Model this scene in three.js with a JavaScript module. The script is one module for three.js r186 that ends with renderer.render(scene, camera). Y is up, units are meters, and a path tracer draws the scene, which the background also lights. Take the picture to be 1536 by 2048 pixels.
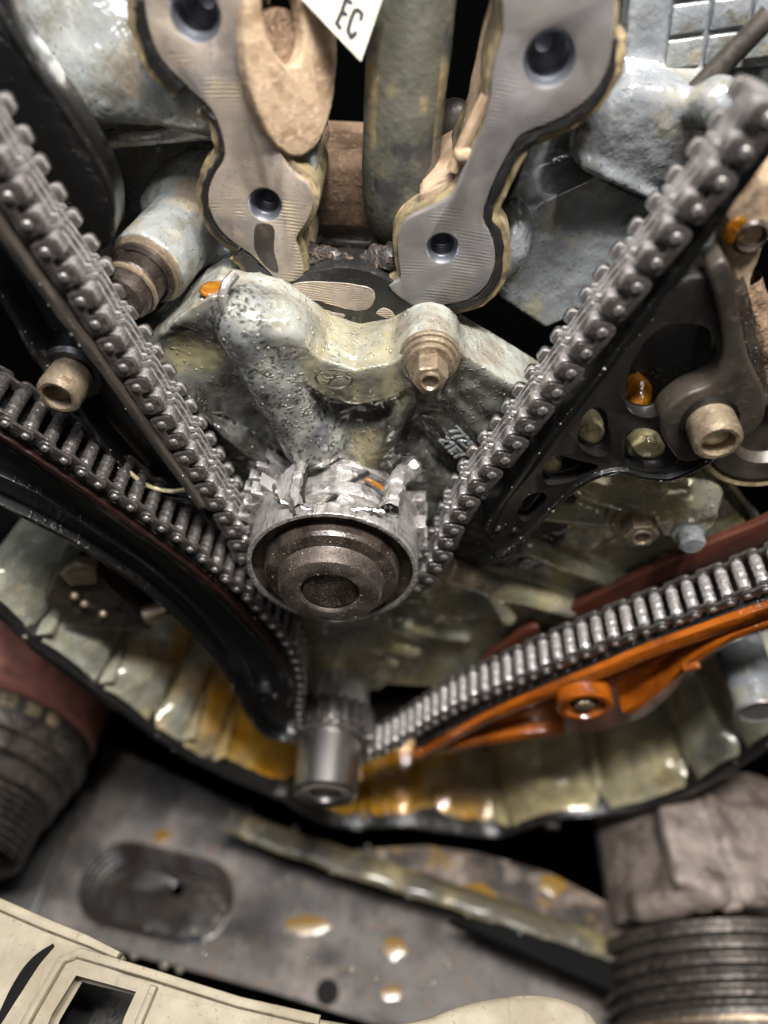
import * as THREE from 'three';
import { mergeGeometries, mergeVertices, toCreasedNormals } from 'three/addons/utils/BufferGeometryUtils.js';
import { ImprovedNoise } from 'three/addons/math/ImprovedNoise.js';
import { RoundedBoxGeometry } from 'three/addons/geometries/RoundedBoxGeometry.js';
import { TextGeometry } from 'three/addons/geometries/TextGeometry.js';
import { FontLoader } from 'three/addons/loaders/FontLoader.js';
import { RectAreaLightUniformsLib } from 'three/addons/lights/RectAreaLightUniformsLib.js';

// ---------------------------------------------------------------- camera, light, exposure
// The engine's own axes: x to its side, y up, z out of its front face (towards the radiator). Origin: centre of the hub's front boss.
const scene = new THREE.Scene();
const FOV = 69, PITCH = 47 * Math.PI / 180, ROLL = 3 * Math.PI / 180, W = 1536, H = 2048, F = (H / 2) / Math.tan(FOV * Math.PI / 360);
const camera = new THREE.PerspectiveCamera(FOV, W / H, 0.01, 20);
const EYE = new THREE.Vector3(0.01928556, 0.21280561, 0.15742535);
camera.position.copy(EYE);
camera.rotation.order = 'YXZ';
camera.rotation.set(-PITCH, 0, ROLL);
camera.focus = 0.248;
camera.userData.fStop = 4.2;
scene.add(camera);
scene.background = new THREE.Color(0.016, 0.0165, 0.018);
const renderer = new THREE.WebGLRenderer({ antialias: true });
renderer.setSize(768, 1024);
renderer.toneMapping = THREE.LinearToneMapping;
renderer.toneMappingExposure = 1.24;
renderer.shadowMap.enabled = true;
RectAreaLightUniformsLib.init();
function areaLight(color, intensity, w, h, pos, look) {
  const l = new THREE.RectAreaLight(color, intensity, w, h);
  l.position.set(...pos); l.lookAt(...look); scene.add(l);
}
areaLight(0xfffaf4, 130, 0.34, 0.04, [0.08, 0.56, 0.085], [0.02, 0.02, -0.03]);
areaLight(0xfffbf6, 900, 0.028, 0.028, [0.02, 0.57, 0.10], [0.02, 0.02, -0.03]);
areaLight(0xfffbf6, 900, 0.028, 0.028, [0.15, 0.57, 0.10], [0.02, 0.02, -0.03]);
areaLight(0xe6eeff, 45, 0.20, 0.04, [-0.22, 0.58, 0.09], [0, 0, -0.05]);
areaLight(0xfff6f0, 2.0, 0.3, 0.25, [0.0, 0.42, 0.50], [0.02, 0.05, -0.05]);

// ---------------------------------------------------------------- helpers (all shapes are drawn in millimetres)
const V = (x, y, z) => new THREE.Vector3(x, y, z);
const cP = Math.cos(PITCH), sP = Math.sin(PITCH), cR = Math.cos(ROLL), sR = Math.sin(ROLL);
function ray(px, py) {
  const X = (px - W / 2) / F, Y = -(py - H / 2) / F, x = X * cR - Y * sR, y = X * sR + Y * cR;
  return V(x, y * cP - sP, -y * sP - cP);
}
// survey of the engine's planes: where a sighted point lies on the plane z (or y), in mm
function at(px, py, z) { const d = ray(px, py); return d.multiplyScalar((z / 1000 - EYE.z) / d.z).add(EYE).multiplyScalar(1000); }
function atY(px, py, y) { const d = ray(px, py); return d.multiplyScalar((y / 1000 - EYE.y) / d.y).add(EYE).multiplyScalar(1000); }
const xy = (pts, z) => pts.map((p) => { const q = at(p[0], p[1], z); return V(q.x, q.y, 0); });
const xz = (pts, y) => pts.map((p) => { const q = atY(p[0], p[1], y); return V(q.x, -q.z, 0); });
let seed = 7;
const rnd = () => { seed = (seed * 1664525 + 1013904223) >>> 0; return seed / 4294967296; };
const PN = new ImprovedNoise(), noise = (x, y, z) => PN.noise(x + 31.7, y + 12.3, z + 57.1);
const fbm = (x, y, z, o = 3) => { let s = 0, a = 1; for (let i = 0; i < o; i++) { s += a * noise(x, y, z); x *= 2.03; y *= 2.03; z *= 2.03; a *= 0.5; } return s; };
const clamp = (x, a = 0, b = 1) => Math.min(b, Math.max(a, x)), lerp = (a, b, t) => a + (b - a) * t, sstep = (a, b, x) => { const t = clamp((x - a) / (b - a)); return t * t * (3 - 2 * t); };

function boxUV(g, size = 80) {
  if (g.index) g = g.toNonIndexed();
  const p = g.attributes.position, uv = new Float32Array(p.count * 2);
  for (let i = 0; i < p.count; i += 3) {
    const ax = p.getX(i), ay = p.getY(i), az = p.getZ(i), bx = p.getX(i + 1) - ax, by = p.getY(i + 1) - ay, bz = p.getZ(i + 1) - az, cx = p.getX(i + 2) - ax, cy = p.getY(i + 2) - ay, cz = p.getZ(i + 2) - az;
    const nx = Math.abs(by * cz - bz * cy), ny = Math.abs(bz * cx - bx * cz), nz = Math.abs(bx * cy - by * cx);
    for (let k = 0; k < 3; k++) {
      const x = p.getX(i + k), y = p.getY(i + k), z = p.getZ(i + k);
      const [u, v] = nx > ny && nx > nz ? [z, y] : ny > nz ? [x, z] : [x, y];
      uv[(i + k) * 2] = u / size; uv[(i + k) * 2 + 1] = v / size;
    }
  }
  g.setAttribute('uv', new THREE.BufferAttribute(uv, 2));
  return g;
}
const clean = (g) => { g = g.index ? g.toNonIndexed() : g; for (const k of Object.keys(g.attributes)) if (!['position', 'normal', 'uv'].includes(k)) g.deleteAttribute(k); if (!g.attributes.uv) g.setAttribute('uv', new THREE.BufferAttribute(new Float32Array(g.attributes.position.count * 2), 2)); g.morphAttributes = {}; g.clearGroups(); return g; };
const join = (list) => mergeGeometries([].concat(list).map(clean));
const crease = (g, a = 0.6) => { g = clean(g); g.deleteAttribute('uv'); g.deleteAttribute('normal'); return toCreasedNormals(mergeVertices(g, 1e-4), a); };
// uneven surfaces: pushes every point by noise of its place
function rough(g, amp, freq) {
  const p = g.attributes.position;
  for (let i = 0; i < p.count; i++) {
    const x = p.getX(i), y = p.getY(i), z = p.getZ(i), a = x * freq, b = y * freq, c = z * freq;
    p.setXYZ(i, x + amp * noise(a, b, c), y + amp * noise(a + 40, b, c), z + amp * noise(a, b + 40, c));
  }
  return crease(g, 0.7);
}
const NAMES = {};
const numbered = (n) => { const k = (NAMES[n] = (NAMES[n] ?? -1) + 1); return k ? n + '_' + String(k).padStart(3, '0') : n; };
function thing(name, label, category, base, group) {
  const o = new THREE.Group(); o.name = numbered(name); o.userData = { label, category };
  if (group) o.userData.group = group;
  o.position.set(base.x / 1000, base.y / 1000, base.z / 1000); o.userData.base = undefined; delete o.userData.base;
  scene.add(o); return o;
}
const worldBase = (o) => { const v = V(0, 0, 0); for (let q = o; q && q !== scene; q = q.parent) v.add(q.position); return v.multiplyScalar(1000); };
// a part: geometry drawn in engine mm, put under its thing (or part); texture size in mm
function part(name, geos, m, parent, uvSize = 80, creaseAngle = 0.6) {
  let g = Array.isArray(geos) ? join(geos.map((x) => (x.userData.smooth ? x : crease(x, creaseAngle)))) : geos.userData.smooth ? clean(geos) : crease(geos, creaseAngle);
  g = boxUV(g, uvSize);
  const b = worldBase(parent);
  g.translate(-b.x, -b.y, -b.z).scale(0.001, 0.001, 0.001);
  const o = new THREE.Mesh(g, m); o.name = name; o.castShadow = o.receiveShadow = true;
  parent.add(o); return o;
}
function solo(name, label, category, geos, m, base, group, uvSize) {            // a thing of one mesh
  const holder = new THREE.Group(); holder.position.set(base.x / 1000, base.y / 1000, base.z / 1000);
  const o = part('x', geos, m, holder, uvSize);
  holder.remove(o); o.position.copy(holder.position); o.name = numbered(name); o.userData = { label, category };
  if (group) o.userData.group = group;
  scene.add(o); return o;
}
// ---- shapes
const smoothLoop = (pts, n = 4) => new THREE.CatmullRomCurve3(pts, true, 'centripetal').getPoints(pts.length * n).slice(0, -1);
const smoothLine = (pts, n = 4) => new THREE.CatmullRomCurve3(pts, false, 'centripetal').getPoints(pts.length * n);
function shapeOf(pts, holes = []) {
  const s = new THREE.Shape(pts.map((p) => new THREE.Vector2(p.x, p.y)));
  for (const h of holes) s.holes.push(new THREE.Path(h.map((p) => new THREE.Vector2(p.x, p.y))));
  return s;
}
function slab(pts, z0, z1, bevel = 0.5, holes = [], seg = 2) {
  const g = new THREE.ExtrudeGeometry(shapeOf(pts, holes), { depth: z1 - z0 - 2 * bevel, bevelEnabled: bevel > 0, bevelThickness: bevel, bevelSize: bevel, bevelOffset: -bevel, bevelSegments: seg, curveSegments: 12 });
  return g.translate(0, 0, z0 + bevel);
}
const flat = (pts, y0, y1, bevel, holes, seg) => slab(pts, y0, y1, bevel, holes, seg).rotateX(-Math.PI / 2);   // pts from xz()
const ring = (x, y, r, n = 24, ry = r, rot = 0) => [...Array(n)].map((_, i) => { const a = i / n * Math.PI * 2, u = r * Math.cos(a), v = ry * Math.sin(a); return V(x + u * Math.cos(rot) - v * Math.sin(rot), y + u * Math.sin(rot) + v * Math.cos(rot), 0); });
const lathe = (profile, x, y, seg = 48) => new THREE.LatheGeometry(profile.map((p) => new THREE.Vector2(Math.max(p[0], 0.001), p[1])), seg).rotateX(Math.PI / 2).translate(x, y, 0);   // profile [r, z], along z
const tube = (pts, r, n = 8, seg = 0) => new THREE.TubeGeometry(new THREE.CatmullRomCurve3(pts, false, 'centripetal'), seg || pts.length * 5, r, n);
function rod(a, b, r, r2 = r, seg = 24) {
  const d = b.clone().sub(a), g = new THREE.CylinderGeometry(r2, r, d.length(), seg);
  return g.applyQuaternion(new THREE.Quaternion().setFromUnitVectors(V(0, 1, 0), d.clone().normalize())).translate((a.x + b.x) / 2, (a.y + b.y) / 2, (a.z + b.z) / 2);
}
function along(g, a, dir) { return g.applyQuaternion(new THREE.Quaternion().setFromUnitVectors(V(0, 0, 1), dir.clone().normalize())).translate(a.x, a.y, a.z); }   // something made along z, put at a along dir
const hexagon = (r, x = 0, y = 0, rot = 0) => ring(x, y, r, 6, r, rot);
function ribbon(pts, width, z0, z1, bevel = 0.4) {                              // a strip along a line in the x-y plane
  const L = [], R = [], w = typeof width === 'function' ? width : () => width;
  pts.forEach((p, i) => { const a = pts[Math.max(0, i - 1)], b = pts[Math.min(pts.length - 1, i + 1)], t = b.clone().sub(a).normalize(), h = w(i / (pts.length - 1)) / 2; L.push(V(p.x - t.y * h, p.y + t.x * h, 0)); R.unshift(V(p.x + t.y * h, p.y - t.x * h, 0)); });
  return slab([...L, ...R], z0, z1, bevel);
}
// ---- cast bodies: a distance field meshed on a grid, so that ribs and bosses run into each other with fillets
const smin = (a, b, k) => { const h = Math.max(k - Math.abs(a - b), 0) / k; return Math.min(a, b) - h * h * k * 0.25; }, smax = (a, b, k) => -smin(-a, -b, k);
const dCap = (a, b, r, r2 = r) => { const bx = b.x - a.x, by = b.y - a.y, bz = b.z - a.z, bb = bx * bx + by * by + bz * bz; return (x, y, z) => { const px = x - a.x, py = y - a.y, pz = z - a.z, h = clamp((px * bx + py * by + pz * bz) / bb); return Math.hypot(px - bx * h, py - by * h, pz - bz * h) - lerp(r, r2, h); }; };
const dCylZ = (cx, cy, r, z0, z1) => (x, y, z) => { const a = Math.hypot(x - cx, y - cy) - r, b = Math.max(z0 - z, z - z1); return Math.min(Math.max(a, b), 0) + Math.hypot(Math.max(a, 0), Math.max(b, 0)); };
function dCyl(a, b, r) { const n = b.clone().sub(a), l = n.length(); n.normalize(); return (x, y, z) => { const px = x - a.x, py = y - a.y, pz = z - a.z, h = px * n.x + py * n.y + pz * n.z, q = Math.sqrt(Math.max(px * px + py * py + pz * pz - h * h, 0)) - r, v = Math.max(-h, h - l); return Math.min(Math.max(q, v), 0) + Math.hypot(Math.max(q, 0), Math.max(v, 0)); }; }
const dBox = (c, h, r = 0) => (x, y, z) => { const a = Math.abs(x - c.x) - h.x + r, b = Math.abs(y - c.y) - h.y + r, d = Math.abs(z - c.z) - h.z + r; return Math.min(Math.max(a, b, d), 0) + Math.hypot(Math.max(a, 0), Math.max(b, 0), Math.max(d, 0)) - r; };
const dEll = (c, h) => { const m = Math.min(h.x, h.y, h.z); return (x, y, z) => (Math.hypot((x - c.x) / h.x, (y - c.y) / h.y, (z - c.z) / h.z) - 1) * m; };
function poly2(pts) {
  const n = pts.length;
  return (x, y) => {
    let d = 1e9, s = 1;
    for (let i = 0, j = n - 1; i < n; j = i++) {
      const ex = pts[j].x - pts[i].x, ey = pts[j].y - pts[i].y, wx = x - pts[i].x, wy = y - pts[i].y, t = clamp((wx * ex + wy * ey) / (ex * ex + ey * ey));
      d = Math.min(d, (wx - ex * t) ** 2 + (wy - ey * t) ** 2);
      const c1 = y >= pts[i].y, c2 = y < pts[j].y, c3 = ex * wy > ey * wx;
      if ((c1 && c2 && c3) || (!c1 && !c2 && !c3)) s = -s;
    }
    return s * Math.sqrt(d);
  };
}
const dPoly = (pts, z0, z1) => { const f = poly2(pts); return (x, y, z) => { const a = f(x, y), b = Math.max(z0 - z, z - z1); return Math.min(Math.max(a, b), 0) + Math.hypot(Math.max(a, 0), Math.max(b, 0)); }; };
function cast(f, lo, hi, cell) {                                               // naive surface nets
  const n = [0, 1, 2].map((k) => Math.ceil((hi[k] - lo[k]) / cell) + 1), [nx, ny, nz] = n, s = new Float32Array(nx * ny * nz), id = (i, j, k) => (k * ny + j) * nx + i;
  for (let k = 0; k < nz; k++) for (let j = 0; j < ny; j++) for (let i = 0; i < nx; i++) s[id(i, j, k)] = f(lo[0] + i * cell, lo[1] + j * cell, lo[2] + k * cell);
  const vid = new Int32Array(nx * ny * nz).fill(-1), pos = [], idx = [];
  const C = [[0, 0, 0], [1, 0, 0], [0, 1, 0], [1, 1, 0], [0, 0, 1], [1, 0, 1], [0, 1, 1], [1, 1, 1]], E = [[0, 1], [2, 3], [4, 5], [6, 7], [0, 2], [1, 3], [4, 6], [5, 7], [0, 4], [1, 5], [2, 6], [3, 7]];
  for (let k = 0; k < nz - 1; k++) for (let j = 0; j < ny - 1; j++) for (let i = 0; i < nx - 1; i++) {
    const v = C.map((c) => s[id(i + c[0], j + c[1], k + c[2])]);
    let neg = 0; for (const q of v) neg += q < 0;
    if (!neg || neg === 8) continue;
    let x = 0, y = 0, z = 0, m = 0;
    for (const [a, b] of E) if (v[a] < 0 !== v[b] < 0) { const t = v[a] / (v[a] - v[b]); x += lerp(C[a][0], C[b][0], t); y += lerp(C[a][1], C[b][1], t); z += lerp(C[a][2], C[b][2], t); m++; }
    vid[id(i, j, k)] = pos.length / 3; pos.push(lo[0] + (i + x / m) * cell, lo[1] + (j + y / m) * cell, lo[2] + (k + z / m) * cell);
  }
  const quad = (a, b, c, d, flip) => { if (a < 0 || b < 0 || c < 0 || d < 0) return; flip ? idx.push(a, b, c, a, c, d) : idx.push(a, c, b, a, d, c); };
  for (let k = 1; k < nz - 1; k++) for (let j = 1; j < ny - 1; j++) for (let i = 1; i < nx - 1; i++) {
    const o = s[id(i, j, k)] < 0;
    if (o !== s[id(i + 1, j, k)] < 0) quad(vid[id(i, j - 1, k - 1)], vid[id(i, j, k - 1)], vid[id(i, j, k)], vid[id(i, j - 1, k)], o);
    if (o !== s[id(i, j + 1, k)] < 0) quad(vid[id(i - 1, j, k - 1)], vid[id(i - 1, j, k)], vid[id(i, j, k)], vid[id(i, j, k - 1)], o);
    if (o !== s[id(i, j, k + 1)] < 0) quad(vid[id(i - 1, j - 1, k)], vid[id(i, j - 1, k)], vid[id(i, j, k)], vid[id(i - 1, j, k)], o);
  }
  const nor = new Float32Array(pos.length), e = cell * 0.6;
  for (let i = 0; i < pos.length; i += 3) {
    const [x, y, z] = [pos[i], pos[i + 1], pos[i + 2]], a = f(x + e, y, z) - f(x - e, y, z), b = f(x, y + e, z) - f(x, y - e, z), c = f(x, y, z + e) - f(x, y, z - e), l = Math.hypot(a, b, c) || 1;
    nor[i] = a / l; nor[i + 1] = b / l; nor[i + 2] = c / l;
  }
  const g = new THREE.BufferGeometry();
  g.setAttribute('position', new THREE.Float32BufferAttribute(pos, 3)); g.setAttribute('normal', new THREE.BufferAttribute(nor, 3)); g.setIndex(idx);
  g.userData.smooth = true;
  return g;
}
// ---------------------------------------------------------------- textures and materials
const TS = 512;
function lattice(period, sd) {                                                 // tileable value noise
  const t = new Float32Array(period * period); let q = sd * 7919 + 13;
  for (let i = 0; i < t.length; i++) { q = (q * 1664525 + 1013904223) >>> 0; t[i] = q / 4294967296; }
  return (x, y) => { const i = Math.floor(x), j = Math.floor(y), fx = x - i, fy = y - j, u = fx * fx * (3 - 2 * fx), v = fy * fy * (3 - 2 * fy), a = ((i % period) + period) % period, b = (a + 1) % period, c = ((j % period) + period) % period, d = (c + 1) % period; return lerp(lerp(t[c * period + a], t[c * period + b], u), lerp(t[d * period + a], t[d * period + b], u), v); };
}
function field(sd, p0, oct, stretch = 1) { const L = [...Array(oct)].map((_, k) => lattice(p0 << k, sd + k)); return (x, y) => { let s = 0, a = 0.5, m = 0; for (let k = 0; k < oct; k++) { s += a * L[k](x * (p0 << k), (y * (p0 << k)) / stretch); m += a; a *= 0.55; } return s / m; }; }
function texture(fn, srgb) {
  const d = new Uint8Array(TS * TS * 4);
  for (let j = 0; j < TS; j++) for (let i = 0; i < TS; i++) { const c = fn(i / TS, j / TS), o = (j * TS + i) * 4; if (typeof c === 'number') d[o] = d[o + 1] = d[o + 2] = clamp(c) * 255; else { d[o] = clamp(c[0]) * 255; d[o + 1] = clamp(c[1]) * 255; d[o + 2] = clamp(c[2]) * 255; } d[o + 3] = 255; }
  const t = new THREE.DataTexture(d, TS, TS); t.wrapS = t.wrapT = THREE.RepeatWrapping; t.magFilter = THREE.LinearFilter; t.minFilter = THREE.LinearMipmapLinearFilter;
  if (srgb) t.colorSpace = THREE.SRGBColorSpace;
  t.needsUpdate = true; return t;
}
const hex = (h) => [(h >> 16) / 255, ((h >> 8) & 255) / 255, (h & 255) / 255], mix3 = (a, b, t) => [lerp(a[0], b[0], t), lerp(a[1], b[1], t), lerp(a[2], b[2], t)];
const fA = field(1, 4, 6), fB = field(21, 8, 6), fC = field(41, 32, 4), fD = field(61, 6, 5), fS = field(81, 16, 5, 16), fE = field(101, 64, 3);
const T = {};
T.grain = texture((x, y) => 0.35 * fB(x, y) + 0.65 * fC(x, y));                 // cast skin
T.pits = texture((x, y) => { const p = fE(x, y); return 0.7 - 0.9 * sstep(0.66, 0.8, p) + 0.2 * fC(x, y); });
T.lumps = texture((x, y) => 0.6 * fA(x, y) + 0.4 * fB(x, y));
T.wetRough = texture((x, y) => [0, 0.25 + 0.75 * sstep(0.35, 0.62, fD(x, y)), 0]);
T.rubRough = texture((x, y) => [0, 0.45 + 0.55 * fS(x, y), 0]);
T.streak = texture((x, y) => 0.7 * fS(x, y) + 0.3 * fC(x, y));
T.drops = texture((x, y) => { const p = fE(x, y), q = fD(x, y); return 0.5 * sstep(0.58, 0.8, p) * sstep(0.4, 0.6, q) + 0.3 * fB(x, y); });
T.arcs = texture((x, y) => { const r = Math.hypot(x - 0.5, y + 2.6) * 46 + 0.5 * fA(x, y); return 0.5 + 0.28 * Math.sin(r * Math.PI * 2) * sstep(0.42, 0.64, fD(x, y)) + 0.35 * (fC(x, y) - 0.5) + 0.25 * (fS(y, x) - 0.5); });
const colourMap = (base, ...spots) => texture((x, y) => { let c = hex(base); const v = 0.82 + 0.36 * fB(x, y); c = c.map((q) => q * v); for (const [col, f, lo, hi, k] of spots) c = mix3(c, hex(col), k * sstep(lo, hi, f(x, y))); return c; }, true);
const C_ = {
  cast: colourMap(0x82868a, [0x5f5d52, fD, 0.5, 0.7, 0.8], [0xa89a70, (x, y) => fA(x + 0.3, y), 0.55, 0.8, 0.5], [0x1c1a16, fE, 0.76, 0.86, 0.6]),
  castDark: colourMap(0x413f3a, [0x24231f, fD, 0.4, 0.75, 0.8], [0x6d6958, (x, y) => fC(x, y), 0.55, 0.8, 0.7], [0x0c0b0a, fE, 0.66, 0.78, 0.9]),
  speckle: colourMap(0x8d8f8e, [0x26272a, (x, y) => 0.75 * fE(x, y) + 0.25 * fB(x, y), 0.5, 0.72, 0.9], [0xb0b2b0, fA, 0.55, 0.7, 0.5]),
  pale: colourMap(0x7f8280, [0x8f7a5e, fD, 0.42, 0.75, 0.75], [0x5d574c, fA, 0.5, 0.78, 0.85], [0x2a241c, fE, 0.75, 0.84, 0.7]),
  cream: colourMap(0xb8ae86, [0x8a7a4c, fD, 0.45, 0.7, 0.8], [0xa5a594, fA, 0.5, 0.7, 0.7], [0x3f2c16, fE, 0.72, 0.82, 0.7]),
  machined: colourMap(0x92877b, [0xa89878, fD, 0.5, 0.72, 0.6], [0x6f6b69, fA, 0.55, 0.7, 0.7], [0x4a3f33, fE, 0.72, 0.82, 0.4]),
  machinedCool: colourMap(0x7b7878, [0x968a78, fA, 0.45, 0.7, 0.7], [0x66666c, fA, 0.5, 0.7, 0.6]),
  dust: colourMap(0x917d66, [0x64503d, fB, 0.4, 0.8, 0.8], [0xa8947a, fC, 0.5, 0.8, 0.6]),
  tan: colourMap(0x6b5f46, [0x2c251c, fB, 0.5, 0.8, 0.8], [0xb9a47a, fD, 0.5, 0.7, 0.6]),
  black: colourMap(0x141414, [0x2a2724, fD, 0.5, 0.75, 0.7], [0x4a443c, fE, 0.74, 0.82, 0.6]),
  plate: colourMap(0x4a443e, [0x2c2825, fD, 0.45, 0.7, 0.7], [0x6b6257, fC, 0.6, 0.8, 0.5]),
  chain: colourMap(0xb4b1b0, [0x55504e, fB, 0.4, 0.8, 0.8], [0xc4bdb8, fC, 0.55, 0.75, 0.7]),
  chainDark: colourMap(0x53504f, [0x332e2b, fB, 0.4, 0.8, 0.8], [0x7a706a, fC, 0.6, 0.75, 0.6]),
  steel: colourMap(0xbdbab7, [0x76706b, fS, 0.4, 0.8, 0.7], [0x51473f, fA, 0.5, 0.85, 0.7]),
  rust: colourMap(0x4a423c, [0x1f1814, fA, 0.35, 0.75, 0.8], [0x6f5a48, fE, 0.6, 0.85, 0.6]),
  bolt: colourMap(0x8c7d69, [0x5a4d3f, fB, 0.4, 0.8, 0.7], [0xaa9b84, fC, 0.6, 0.75, 0.6]),
  orange: colourMap(0x82430d, [0x522506, fA, 0.4, 0.75, 0.8], [0x7a3a14, fE, 0.74, 0.84, 0.6]),
  brown: colourMap(0x45241a, [0x331a12, fA, 0.5, 0.7, 0.7]),
  oil: colourMap(0xb98418, [0xd8b45a, fD, 0.5, 0.7, 0.7], [0x7a4c0a, fA, 0.55, 0.75, 0.8]),
  grey: colourMap(0x57524f, [0x2b2827, fD, 0.35, 0.7, 0.9], [0x8a8079, fA, 0.5, 0.75, 0.7], [0x6f5136, (x, y) => fC(x + 0.4, y + 0.7), 0.66, 0.8, 0.7], [0x1d1b1a, fE, 0.7, 0.84, 0.8]),
  beige: colourMap(0x857d6c, [0x6f6552, fA, 0.45, 0.75, 0.6], [0x6a5d49, fE, 0.72, 0.86, 0.7], [0x5d5242, fS, 0.66, 0.8, 0.5]),
  maroon: colourMap(0x86564a, [0x5e3830, fD, 0.45, 0.7, 0.7], [0x8f6552, fC, 0.6, 0.75, 0.5]),
  pulley: colourMap(0x4a443f, [0x2a2725, fB, 0.5, 0.66, 0.8], [0x7b736b, fC, 0.6, 0.75, 0.6]),
  housing: colourMap(0x756a63, [0x4b423d, fD, 0.45, 0.7, 0.8], [0x93877e, fC, 0.58, 0.75, 0.6]),
  pipe: colourMap(0x4b4a41, [0x857450, (x, y) => fD(x, y * 0.5), 0.5, 0.66, 0.85], [0x26272a, fA, 0.52, 0.7, 0.8]),
  crust: colourMap(0x1b1613, [0x57422f, fC, 0.56, 0.7, 0.8]),
  brownBlock: colourMap(0x6b5644, [0x463526, fA, 0.45, 0.65, 0.8], [0x927a60, fC, 0.6, 0.75, 0.6]),
};
const mat = (map, o = {}) => new THREE.MeshPhysicalMaterial({ color: 0xffffff, map, side: THREE.DoubleSide, ...o });
const wet = { roughness: 0.46, roughnessMap: T.wetRough, clearcoat: 0.35, clearcoatRoughness: 0.06 };
const paint = (o, fn) => { const p = o.geometry.attributes.position, k = new Float32Array(p.count * 3), b = worldBase(o); for (let i = 0; i < p.count; i++) { const q = fn(p.getX(i) * 1000 + b.x, p.getY(i) * 1000 + b.y, p.getZ(i) * 1000 + b.z); k[i * 3] = q[0]; k[i * 3 + 1] = q[1]; k[i * 3 + 2] = q[2]; } o.geometry.setAttribute('color', new THREE.BufferAttribute(k, 3)); return o; };
const lin = (h) => { const q = new THREE.Color(h); return [q.r, q.g, q.b]; };
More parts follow.
